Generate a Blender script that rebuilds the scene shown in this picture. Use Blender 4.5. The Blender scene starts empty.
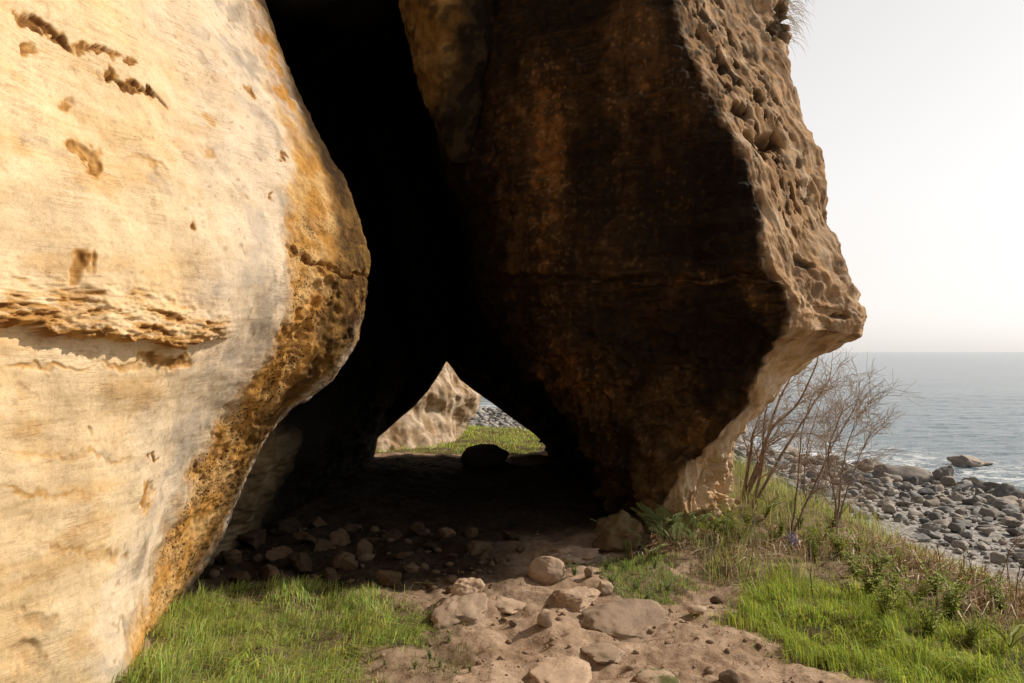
import bpy, bmesh, math, random, time
import numpy as np
from mathutils import Vector, Matrix
T0 = time.time()
rnd = random.Random(7)
rng = np.random.default_rng(11)
SC = bpy.context.scene
COL = SC.collection
F = 800.0; CX, HY = 512.0, 352.0; CH = 1.6; SEA = -2.9

def at(px, py, d):
    """point seen at a pixel, d metres ahead of the camera"""
    return ((px-CX)/F*d, d, CH-(py-HY)/F*d)

# ------------------------------------------------------------------ noise
_perm = np.random.default_rng(3).permutation(256).astype(np.int64); _perm = np.concatenate([_perm]*3)
_g = np.random.default_rng(5).normal(size=(256, 3)); _g /= np.linalg.norm(_g, axis=1)[:, None]
def pn(p, seed=0.0):
    p = np.asarray(p, float) + seed*np.array([17.13, 5.71, 9.37])
    i = np.floor(p).astype(np.int64); f = p-i; i &= 255
    u = f*f*f*(f*(f*6-15)+10)
    r = 0.0
    for a in (0, 1):
        wa = u[:, 0] if a else 1-u[:, 0]
        for b in (0, 1):
            wb = u[:, 1] if b else 1-u[:, 1]
            for c in (0, 1):
                wc = u[:, 2] if c else 1-u[:, 2]
                h = _perm[_perm[_perm[(i[:, 0]+a) & 255]+((i[:, 1]+b) & 255)]+((i[:, 2]+c) & 255)]
                r = r + wa*wb*wc*np.einsum('ij,ij->i', _g[h], f-np.array([a, b, c]))
    return r*1.6
def fbm(p, o=4, seed=0.0, lac=2.03, gain=0.5):
    p = np.asarray(p, float); s = 0; a = 1
    for k in range(o):
        s = s + a*pn(p, seed+k*1.7); p = p*lac; a *= gain
    return s
def ridged(p, o=3, seed=0.0):
    p = np.asarray(p, float); s = 0; a = 1
    for k in range(o):
        s = s + a*(1-np.abs(pn(p, seed+k*2.3))*2); p = p*2.1; a *= .5
    return s
def sst(a, b, x): 
    t = np.clip((x-a)/(b-a), 0, 1); return t*t*(3-2*t)
def lerp3(c0, c1, t): return np.asarray(c0)*(1-t[:, None])+np.asarray(c1)*t[:, None]

# ------------------------------------------------------------------ mesh helpers
def mesh_np(name, V, faces, mat, smooth=True, attrs=None):
    """faces: list of int arrays (n,k)"""
    me = bpy.data.meshes.new(name)
    V = np.ascontiguousarray(V, dtype=np.float32)
    faces = [np.asarray(f, dtype=np.int32) for f in faces if len(f)]
    me.vertices.add(len(V)); me.vertices.foreach_set('co', V.ravel())
    loops = np.concatenate([f.ravel() for f in faces])
    tot = np.concatenate([np.full(len(f), f.shape[1], np.int32) for f in faces])
    st = np.concatenate([[0], np.cumsum(tot)[:-1]]).astype(np.int32)
    me.loops.add(len(loops)); me.loops.foreach_set('vertex_index', loops)
    me.polygons.add(len(tot)); me.polygons.foreach_set('loop_start', st)
    me.polygons.foreach_set('use_smooth', np.full(len(tot), smooth))
    me.update(calc_edges=True)
    for k, a in (attrs or {}).items():
        a = np.asarray(a, dtype=np.float32)
        if a.ndim == 1:
            at_ = me.attributes.new(k, 'FLOAT', 'POINT'); at_.data.foreach_set('value', a)
        else:
            if a.shape[1] == 3: a = np.concatenate([a, np.ones((len(a), 1), np.float32)], 1)
            at_ = me.attributes.new(k, 'FLOAT_COLOR', 'POINT'); at_.data.foreach_set('color', np.ascontiguousarray(a).ravel())
    if mat: me.materials.append(mat)
    return me
def link(name, me, parent=None, loc=None):
    o = bpy.data.objects.new(name, me); COL.objects.link(o)
    if parent: o.parent = parent
    if loc is not None: o.location = loc
    return o
def tag(o, label=None, cat=None, group=None, kind=None):
    if label: o['label'] = label
    if cat: o['category'] = cat
    if group: o['group'] = group
    if kind: o['kind'] = kind
    return o
def empty(name, loc, label, cat, group=None):
    o = bpy.data.objects.new(name, None); COL.objects.link(o); o.location = loc; o.empty_display_size = .1
    return tag(o, label, cat, group)
def grid_faces(R, C, flip=False):
    i = np.arange(R*C).reshape(R, C)
    f = np.stack([i[:-1, :-1], i[:-1, 1:], i[1:, 1:], i[1:, :-1]], -1).reshape(-1, 4)
    return f[:, ::-1] if flip else f

def hermite(K, t, n, crease):
    """K (N,...) knots at params t, n[k] samples per segment, crease set of knot ids"""
    N = len(K); tl = np.zeros_like(K); tr = np.zeros_like(K)
    s = [(K[k+1]-K[k])/(t[k+1]-t[k]) for k in range(N-1)]
    for k in range(N):
        if k == 0: tl[k] = tr[k] = s[0]
        elif k == N-1: tl[k] = tr[k] = s[-1]
        else:
            h0, h1 = t[k]-t[k-1], t[k+1]-t[k]
            m = (s[k-1]*h1+s[k]*h0)/(h0+h1)
            c = crease.get(k, 0)
            tl[k] = m*(1-c)+s[k-1]*c; tr[k] = m*(1-c)+s[k]*c
    out = []; par = []
    for k in range(N-1):
        h = t[k+1]-t[k]
        x = np.linspace(0, 1, n[k]+1)[:-1] if k < N-2 else np.linspace(0, 1, n[k]+1)
        for q in x:
            a = 2*q**3-3*q**2+1; b = q**3-2*q**2+q; c = -2*q**3+3*q**2; d = q**3-q**2
            out.append(a*K[k]+b*h*tr[k]+c*K[k+1]+d*h*tl[k+1]); par.append(k+q)
    return np.array(out), np.array(par)
def loft(G, nu, nv, cu={}, cv={}):
    """G (R,C,3) control net -> dense (R,C,3) and parameter rows/cols"""
    G = np.asarray(G, float)
    tu = np.concatenate([[0], np.cumsum(np.linalg.norm(np.diff(G, axis=1), axis=2).mean(0)+1e-3)])
    tv = np.concatenate([[0], np.cumsum(np.linalg.norm(np.diff(G, axis=0), axis=2).mean(1)+1e-3)])
    A, pv = hermite(G, tv, nv, cv)
    B, pu = hermite(np.swapaxes(A, 0, 1), tu, nu, cu)
    return np.swapaxes(B, 0, 1), pv, pu
def normals(P, outward=None):
    du = np.gradient(P, axis=1); dv = np.gradient(P, axis=0)
    n = np.cross(du, dv); n /= np.linalg.norm(n, axis=2)[..., None]+1e-12
    return n
def proj(P):
    d = np.maximum(P[:, 1], .3)
    return CX+P[:, 0]/d*F, HY-(P[:, 2]-CH)/d*F
def blob(px, py, cx, cy, rx, ry, ang=0.0):
    a = math.radians(ang); x = px-cx; y = py-cy
    return ((x*math.cos(a)+y*math.sin(a))/rx)**2+((-x*math.sin(a)+y*math.cos(a))/ry)**2

# ------------------------------------------------------------------ node helpers
class NT:
    def __init__(s, name):
        s.m = bpy.data.materials.new(name); s.m.use_nodes = True; s.t = s.m.node_tree; s.t.nodes.clear()
        s.out = s.n('ShaderNodeOutputMaterial')
    def n(s, k, **kw):
        x = s.t.nodes.new(k)
        for a, b in kw.items(): setattr(x, a, b)
        return x
    def l(s, a, b): s.t.links.new(a, b)
    def set(s, sock, v):
        if hasattr(v, 'links') or isinstance(v, bpy.types.NodeSocket): s.l(v, sock)
        else: sock.default_value = v
    def noise(s, scale, detail=6, rough=.6, vec=None, dist=0.0):
        x = s.n('ShaderNodeTexNoise'); x.inputs['Scale'].default_value = scale; x.inputs['Detail'].default_value = detail
        x.inputs['Roughness'].default_value = rough; x.inputs['Distortion'].default_value = dist
        if vec is not None: s.l(vec, x.inputs['Vector'])
        return x.outputs['Fac']
    def vor(s, scale, vec=None, feature='F1'):
        x = s.n('ShaderNodeTexVoronoi', feature=feature); x.inputs['Scale'].default_value = scale
        if vec is not None: s.l(vec, x.inputs['Vector'])
        return x.outputs['Distance']
    def coord(s, kind='Object', scale=(1, 1, 1)):
        c = s.n('ShaderNodeTexCoord'); m = s.n('ShaderNodeMapping'); m.inputs['Scale'].default_value = scale
        s.l(c.outputs[kind], m.inputs['Vector']); return m.outputs['Vector']
    def mp(s, v, a, b, c=0.0, d=1.0):
        x = s.n('ShaderNodeMapRange'); x.interpolation_type = 'SMOOTHSTEP'
        s.l(v, x.inputs[0])
        for k, q in enumerate((a, b, c, d)): x.inputs[k+1].default_value = q
        return x.outputs[0]
    def math(s, op, a, b=0.0):
        x = s.n('ShaderNodeMath', operation=op); s.set(x.inputs[0], a); s.set(x.inputs[1], b); return x.outputs[0]
    def mix(s, a, b, f, mode='MIX'):
        x = s.n('ShaderNodeMix', data_type='RGBA', blend_type=mode)
        s.set(x.inputs['Factor'], f)
        for sock, v in ((x.inputs['A'], a), (x.inputs['B'], b)):
            if isinstance(v, tuple): sock.default_value = (*v[:3], 1)
            else: s.l(v, sock)
        # pick colour sockets
        return x.outputs['Result']
    def attr(s, name, fac=False):
        x = s.n('ShaderNodeAttribute', attribute_name=name); return x.outputs['Fac' if fac else 'Color']
    def bump(s, h, strength=.5, dist=.02, prev=None):
        x = s.n('ShaderNodeBump'); x.inputs['Strength'].default_value = strength; x.inputs['Distance'].default_value = dist
        s.l(h, x.inputs['Height'])
        if prev is not None: s.l(prev, x.inputs['Normal'])
        return x.outputs['Normal']
    def bsdf(s, color, rough=.9, normal=None, spec=.2, **kw):
        b = s.n('ShaderNodeBsdfPrincipled'); s.set(b.inputs['Base Color'], color if not isinstance(color, tuple) else (*color, 1))
        s.set(b.inputs['Roughness'], rough); b.inputs['Specular IOR Level'].default_value = spec
        if normal is not None: s.l(normal, b.inputs['Normal'])
        for k, v in kw.items(): s.set(b.inputs[k.replace('_', ' ')], v)
        s.l(b.outputs[0], s.out.inputs['Surface']); return b
def mixsock(node): return node

# Mix node has several A/B/Result sockets (float, vector, colour): address the colour ones by index
def _mix(self, a, b, f, mode='MIX'):
    x = self.n('ShaderNodeMix', data_type='RGBA', blend_type=mode)
    self.set(x.inputs[0], f)
    for sock, v in ((x.inputs[6], a), (x.inputs[7], b)):
        if isinstance(v, tuple): sock.default_value = (*v[:3], 1)
        else: self.l(v, sock)
    return x.outputs[2]
NT.mix = _mix

# ------------------------------------------------------------------ materials
def mat_rock():
    t = NT('sandstone'); v = t.coord('Object'); col = t.attr('Col'); pit = t.attr('pit', True)
    vs = t.coord('Object', (1, 1, 5.5))
    n1 = t.noise(9, 8, .65, v); n2 = t.noise(60, 6, .7, v); n3 = t.noise(5, 8, .7, vs, .6)
    c = t.mix(col, (1.25, 1.18, 1.1), t.mp(n1, .45, .75, 0, .25), 'MULTIPLY')
    c = t.mix(c, (.72, .62, .5), t.mp(n1, .52, .3, 0, .45), 'MULTIPLY')
    c = t.mix(c, (.7, .58, .45), t.mp(n3, .55, .75, 0, .4), 'MULTIPLY')
    c = t.mix(c, (.68, .6, .5), t.mp(n2, .5, .3, 0, .5), 'MULTIPLY')
    c = t.mix(c, (1.3, 1.25, 1.2), t.mp(n2, .58, .8, 0, .5), 'MULTIPLY')
    # honeycomb pits where the rock has them
    vv = t.n('ShaderNodeVectorMath', operation='ADD'); t.l(v, vv.inputs[0])
    nn = t.n('ShaderNodeTexNoise'); nn.inputs['Scale'].default_value = 14; t.l(v, nn.inputs['Vector'])
    sc = t.n('ShaderNodeVectorMath', operation='SCALE'); t.l(nn.outputs['Color'], sc.inputs[0]); sc.inputs['Scale'].default_value = .09
    t.l(sc.outputs[0], vv.inputs[1])
    p1 = t.vor(38, vv.outputs[0]); p2 = t.vor(85, vv.outputs[0])
    hole = t.math('MAXIMUM', t.mp(p1, .42, .22), t.mp(p2, .4, .2, 0, .8))
    gate = t.mp(t.noise(5, 4, .6, v), .42, .56)
    hole = t.math('MULTIPLY', t.math('MULTIPLY', hole, pit), gate)
    c = t.mix(c, (.035, .018, .008), t.math('MULTIPLY', hole, .93))
    h = t.math('ADD', t.math('MULTIPLY', n1, .6), t.math('MULTIPLY', n2, .35))
    h = t.math('ADD', h, t.math('MULTIPLY', n3, .5))
    h = t.math('SUBTRACT', h, t.math('MULTIPLY', hole, .9))
    ln = t.attr('lines', True)
    va = t.coord('Object', (1.1, 1.1, 17)); l1 = t.noise(1.6, 5, .62, va, .5); l2 = t.noise(4.2, 5, .62, va, .4); gl = t.noise(2.6, 4, .6, v)
    def thin(x, w): return t.mp(t.math('ABSOLUTE', t.math('SUBTRACT', x, .5)), w, 0.0)
    fine = t.math('MAXIMUM', thin(l1, .016), t.math('MULTIPLY', thin(l2, .02), .8)); fine = t.math('MULTIPLY', t.math('MULTIPLY', fine, t.mp(gl, .44, .6)), ln)
    c = t.mix(c, (.42, .27, .15), t.math('MULTIPLY', fine, .55), 'MULTIPLY')
    sp_ = t.math('MULTIPLY', t.math('MULTIPLY', t.mp(t.vor(52, vs), .3, .16), t.mp(t.noise(3.4, 5, .7, vs), .54, .66)), ln)
    c = t.mix(c, (.34, .19, .09), t.math('MULTIPLY', sp_, .8), 'MULTIPLY')
    h = t.math('SUBTRACT', h, t.math('ADD', t.math('MULTIPLY', fine, .5), t.math('MULTIPLY', sp_, .8)))
    n4 = t.noise(190, 3, .6, v); c = t.mix(c, (.66, .58, .48), t.mp(n4, .5, .3, 0, .55), 'MULTIPLY'); c = t.mix(c, (1.15, 1.12, 1.08), t.mp(n4, .55, .75, 0, .5), 'MULTIPLY')
    h = t.math('ADD', h, t.math('MULTIPLY', n4, .12))
    nb = t.n('ShaderNodeBump'); t.l(h, nb.inputs['Height']); t.l(t.attr('rgh', True), nb.inputs['Strength']); nb.inputs['Distance'].default_value = .018
    t.bsdf(c, .93, nb.outputs['Normal'], .12)
    return t.m
def mat_stone(name, c0, c1, c2, scale=1.0, bump=.5, moss=0.0):
    t = NT(name); v = t.coord('Object'); oi = t.n('ShaderNodeObjectInfo'); r = oi.outputs['Random']
    n1 = t.noise(6*scale, 8, .65, v); n2 = t.noise(45*scale, 5, .7, v)
    c = t.mix(c0, c1, t.mp(r, 0, 1)); c = t.mix(c, c2, t.mp(n1, .45, .7, 0, .7))
    c = t.mix(c, (.55, .5, .45), t.mp(n2, .5, .3, 0, .6), 'MULTIPLY')
    br = t.math('ADD', .7, t.math('MULTIPLY', t.math('FRACT', t.math('MULTIPLY', r, 7.31)), .6))
    cc = t.n('ShaderNodeCombineColor')
    for k in range(3): t.l(br, cc.inputs[k])
    c = t.mix(c, cc.outputs[0], 1.0, 'MULTIPLY')
    if moss:
        g = t.n('ShaderNodeNewGeometry'); sp = t.n('ShaderNodeSeparateXYZ'); t.l(g.outputs['Normal'], sp.inputs[0])
        c = t.mix(c, (.075, .085, .022), t.math('MULTIPLY', t.mp(t.noise(9*scale, 5, .7, v), .45, .6), t.mp(sp.outputs[2], .2, .8, 0, moss)))
    h = t.math('ADD', t.math('MULTIPLY', n1, .7), t.math('MULTIPLY', n2, .35))
    t.bsdf(c, .9, t.bump(h, bump, .02/scale), .15)
    return t.m
def mat_ground():
    t = NT('earth_and_shingle'); v = t.coord('Object')
    gr, cv, be = t.attr('grassy', True), t.attr('cave', True), t.attr('beach', True)
    n1 = t.noise(2.2, 8, .65, v); n2 = t.noise(14, 8, .7, v); n3 = t.noise(90, 4, .7, v)
    c = t.mix((.39, .275, .19), (.25, .165, .105), t.mp(n1, .4, .62))
    c = t.mix(c, (.45, .33, .235), t.mp(n2, .52, .72, 0, .7))
    c = t.mix(c, (.13, .075, .042), t.mp(n2, .47, .28, 0, .85))
    c = t.mix(c, (.55, .5, .45), t.mp(n3, .5, .32, 0, .65), 'MULTIPLY')
    pv = t.vor(55, v); c = t.mix(c, (.42, .33, .25), t.math('MULTIPLY', t.mp(pv, .3, .12), t.mp(n2, .45, .6)))
    c = t.mix(c, (.055, .045, .02), t.math('MULTIPLY', gr, .8))
    c = t.mix(c, t.mix((.028, .019, .012), (.055, .036, .022), t.mp(n2, .4, .6)), cv)  # earth colour darkened to paint the shade on the cave floor
    sv = t.n('ShaderNodeTexVoronoi'); sv.inputs['Scale'].default_value = 9; t.l(v, sv.inputs['Vector'])
    sh = t.mix((.34, .32, .30), (.5, .46, .42), sv.outputs['Color']); sh = t.mix(sh, (.4, .4, .4), t.mp(sv.outputs['Distance'], .3, .6, 0, .8), 'MULTIPLY')
    c = t.mix(c, sh, be)
    h = t.math('ADD', t.math('MULTIPLY', n2, .8), t.math('MULTIPLY', n3, .3))
    h = t.math('SUBTRACT', h, t.math('MULTIPLY', pv, .25))
    t.bsdf(c, .95, t.bump(h, .45, .025), .1)
    return t.m
def mat_sea():
    t = NT('sea_water'); v = t.coord('Object', (.55, 1.6, 1)); v2 = t.coord('Object', (1, 1, 1))
    w1 = t.noise(.35, 6, .6, v, .4); w2 = t.noise(1.6, 5, .6, v, .3); w3 = t.noise(.05, 4, .5, v2)
    foam = t.attr('foam', True)
    f = t.math('MULTIPLY', foam, t.mp(t.noise(1.3, 8, .75, v2, 1.0), .44, .6))
    c = t.mix((.045, .09, .12), (.075, .125, .15), t.mp(w3, .4, .6)); c = t.mix(c, (.75, .76, .76), f)
    h = t.math('ADD', w1, t.math('MULTIPLY', w2, .35))
    b = t.bsdf(c, t.math('ADD', .16, t.math('MULTIPLY', f, .6)), t.bump(h, .55, .5), .5); b.inputs['IOR'].default_value = 1.33
    return t.m
def mat_leaf(name, trans=.35):
    t = NT(name); c = t.attr('Col')
    d = t.n('ShaderNodeBsdfPrincipled'); t.l(c, d.inputs['Base Color']); d.inputs['Roughness'].default_value = .6; d.inputs['Specular IOR Level'].default_value = .25
    tr = t.n('ShaderNodeBsdfTranslucent'); t.l(c, tr.inputs['Color'])
    m = t.n('ShaderNodeMixShader'); m.inputs[0].default_value = trans
    t.l(d.outputs[0], m.inputs[1]); t.l(tr.outputs[0], m.inputs[2]); t.l(m.outputs[0], t.out.inputs['Surface'])
    return t.m
def mat_bark():
    t = NT('bark'); v = t.coord('Object', (1, 1, .25)); n = t.noise(40, 5, .7, v)
    oi = t.n('ShaderNodeObjectInfo')
    c = t.mix((.17, .12, .09), (.33, .25, .19), t.mp(n, .35, .65)); t.bsdf(c, .85, t.bump(n, .5, .01), .2); return t.m
def mat_twig():
    t = NT('twig_bark'); v = t.coord('Object'); n = t.noise(12, 4, .7, v)
    t.bsdf(t.mix((.30, .215, .155), (.46, .35, .26), t.mp(n, .35, .65)), .8, None, .2); return t.m
ROCK = mat_rock()
GROUND = mat_ground(); SEAM = mat_sea(); LEAF = mat_leaf('leaf'); GRASS = mat_leaf('grass_blade', .42); BARK = mat_bark(); TWIG = mat_twig(); DRY = mat_leaf('dry_litter', .1)
STONE_TAN = mat_stone('tan_stone', (.35, .245, .17), (.39, .285, .2), (.24, .17, .12))
STONE_DARK = mat_stone('dark_stone', (.13, .09, .06), (.20, .14, .09), (.08, .055, .035))
STONE_MOSS2 = mat_stone('mossy_dark_stone', (.09, .06, .035), (.13, .088, .05), (.19, .13, .08), moss=.7)
STONE_MOSS = mat_stone('mossy_stone', (.3, .22, .15), (.36, .26, .18), (.2, .15, .1), moss=.9)
STONE_CAVE = mat_stone('cave_stone', (.07, .045, .027), (.12, .078, .046), (.04, .026, .016))  # stone colours darkened for the shade inside the cave
BOULDER = mat_stone('beach_stone', (.19, .19, .19), (.33, .275, .225), (.42, .385, .35), .9)

# ------------------------------------------------------------------ coast lines and ground
SHORE = np.array([(34, -60), (25, -10), (21, 6), (18, 15), (15.6, 24), (13.4, 31), (9, 40), (4, 50), (-2, 61), (-14, 78), (-45, 120), (-200, 260), (-900, 900)], float)
BANK = np.array([(12, -60), (5.2, -10), (3.9, 0), (3.35, 4.5), (2.95, 6.2), (2.75, 9), (2.9, 12), (1.9, 14.6), (0, 16.4), (-3, 18.5), (-10, 25), (-40, 60), (-200, 200), (-900, 800)], float)
def sd(x, y, L):
    best = np.full(x.shape, 1e9); sg = np.ones(x.shape)
    for (x0, y0), (x1, y1) in zip(L[:-1], L[1:]):
        dx, dy = x1-x0, y1-y0
        t = np.clip(((x-x0)*dx+(y-y0)*dy)/(dx*dx+dy*dy), 0, 1)
        d = np.hypot(x-x0-t*dx, y-y0-t*dy); s = (dx*(y-y0)-dy*(x-x0)) > 0   # left of the line = landward
        m = d < best-1e-9; best = np.where(m, d, best); sg = np.where(m, np.where(s, -1.0, 1.0), sg)
    return best*sg                                                            # + seaward
def in_poly(x, y, poly):
    ins = np.zeros(x.shape, bool); n = len(poly)
    for k in range(n):
        x0, y0 = poly[k]; x1, y1 = poly[(k+1) % n]
        c = ((y0 > y) != (y1 > y)) & (x < (x1-x0)*(y-y0)/((y1-y0) if y1 != y0 else 1e-9)+x0)
        ins ^= c
    return ins
def gpoly(pts): return [((px-CX)/F*(CH*F/(py-HY)), CH*F/(py-HY)) for px, py in pts]
GP_LEFT = gpoly([(172, 604), (235, 590), (300, 584), (345, 588), (385, 602), (432, 628), (420, 645), (372, 652), (345, 690), (330, 900), (-200, 900), (60, 720)])
GP_LEFT2 = gpoly([(330, 588), (400, 604), (450, 628), (470, 650), (450, 690), (430, 900), (300, 900), (330, 640)])
GP_RIGHT = gpoly([(712, 622), (752, 603), (800, 590), (850, 590), (905, 606), (960, 625), (1040, 655), (1300, 740), (1300, 960), (985, 960), (925, 700), (850, 674), (785, 648)])
GP_SMALL = gpoly([(598, 574), (615, 560), (645, 551), (680, 562), (692, 584), (668, 602), (625, 604), (604, 594)])
GP_ROUGH = gpoly([(690, 545), (722, 512), (800, 498), (900, 520), (1000, 560), (1200, 600), (1300, 740), (1040, 655), (905, 606), (800, 590), (752, 600), (700, 575)])
def warp(x, y, a=.12, s=2.5, seed=3):
    p = np.stack([x*s, y*s, np.zeros_like(x)], 1)
    return x+a*fbm(p, 3, seed), y+a*fbm(p, 3, seed+9)
def ground_z(x, y):
    x = np.asarray(x, float); y = np.asarray(y, float)
    sb = sd(x, y, BANK); ss = sd(x, y, SHORE)
    w = 3.4
    z = -2.0*sst(0, w, sb)
    bt = np.clip((sb-w)/np.maximum((sb-w)-ss, .01), 0, 1)
    z = np.where((sb > w) & (ss <= 0), -2.0-.9*bt, z)
    z = np.where((ss > 0) & (sb > 0), -2.9-.10*np.minimum(ss, 40), z)
    p = np.stack([x, y, np.zeros_like(x)], 1)
    near = 1-sst(8, 30, np.hypot(x, y))
    z = z+.05*fbm(p*.9, 3, 1)+near*(.045*fbm(p*2.6, 5, 5)+.008*ridged(p*8, 3, 8))
    wx, wy = warp(x, y)
    m = (np.hypot(x, y) < 14)
    # worn path is a little lower than the grass banks beside it
    g = in_poly(wx, wy, GP_LEFT) | in_poly(wx, wy, GP_RIGHT)
    return z
def ground_z1(x, y): return float(ground_z(np.array([x]), np.array([y]))[0])

def build_ground():
    az = np.concatenate([np.linspace(-48, 48, 720), np.linspace(48, 312, 120)[1:-1]])
    r = np.concatenate([np.linspace(.3, 2.6, 24)[:-1], np.geomspace(2.6, 20, 430)[:-1], np.geomspace(20, 140, 130)[:-1], np.geomspace(140, 24000, 40)])
    A, R = np.meshgrid(np.radians(az), r)
    X = (R*np.sin(A)).ravel(); Y = (R*np.cos(A)).ravel()
    Z = ground_z(X, Y)
    far = np.hypot(X, Y) > 600
    Z = np.where(far & (sd(X, Y, SHORE) < 0), .5, Z)
    n = len(az); i = np.arange(len(r)*n).reshape(len(r), n); j = np.roll(i, -1, axis=1)
    f = np.stack([i[:-1], i[1:], j[1:], j[:-1]], -1).reshape(-1, 4)
    V = np.stack([X, Y, Z], 1)
    wx, wy = warp(X, Y)
    g = np.zeros(len(X))
    for P, w in ((GP_LEFT, .95), (GP_LEFT2, .45), (GP_RIGHT, .95), (GP_SMALL, .7), (GP_ROUGH, .6)): g = np.maximum(g, w*in_poly(wx, wy, P))
    g = np.maximum(g, ((Y > 12.6) & (sd(X, Y, BANK) < 1.5))*.9)
    sb = sd(X, Y, BANK)
    g = np.maximum(g, sst(-.6, .2, sb)*(1-sst(1.5, 3, sb))*.7)
    cave = sst(5.0, 5.9, Y-.12*X+.4*fbm(V*1.7, 3, 2))*(1-sst(-.3, .3, X)*(1-sst(6.5, 7.2, Y)))*(1-sst(11.6, 12.6, Y))*(X < 1.4)*(X > -4)  # cave: where floor shade is painted, kept off the sunlit path
    beach = sst(1.8, 2.8, sb+.5*fbm(V*.8, 3, 4))
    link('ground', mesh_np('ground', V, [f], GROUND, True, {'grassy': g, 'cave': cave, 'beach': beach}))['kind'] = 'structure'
def build_sea():
    az = np.concatenate([np.linspace(-40, 48, 420), np.linspace(48, 320, 60)[1:-1]])
    r = np.concatenate([[2.0, 10.0], np.geomspace(18, 160, 260)[:-1], np.geomspace(160, 26000, 60)])
    A, R = np.meshgrid(np.radians(az), r); X = (R*np.sin(A)).ravel(); Y = (R*np.cos(A)).ravel()
    fade = 1-sst(60, 160, R.ravel())
    p = np.stack([X*.25+Y*.10, Y*.75-X*.2, np.zeros_like(X)], 1)
    ss = sd(X, Y, SHORE)
    Z = SEA+fade*(.06*fbm(p, 4, 2)+.02*ridged(p*2.2, 2, 6))-.05
    foam = np.clip(sst(-.8, .6, ss)*(1-sst(2.0, 12, ss))*.95, 0, 1)
    n = len(az); i = np.arange(len(r)*n).reshape(len(r), n); j = np.roll(i, -1, axis=1)
    f = np.stack([i[:-1], i[1:], j[1:], j[:-1]], -1).reshape(-1, 4)
    link('sea', mesh_np('sea', np.stack([X, Y, Z], 1), [f], SEAM, True, {'foam': foam}))['kind'] = 'structure'

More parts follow.
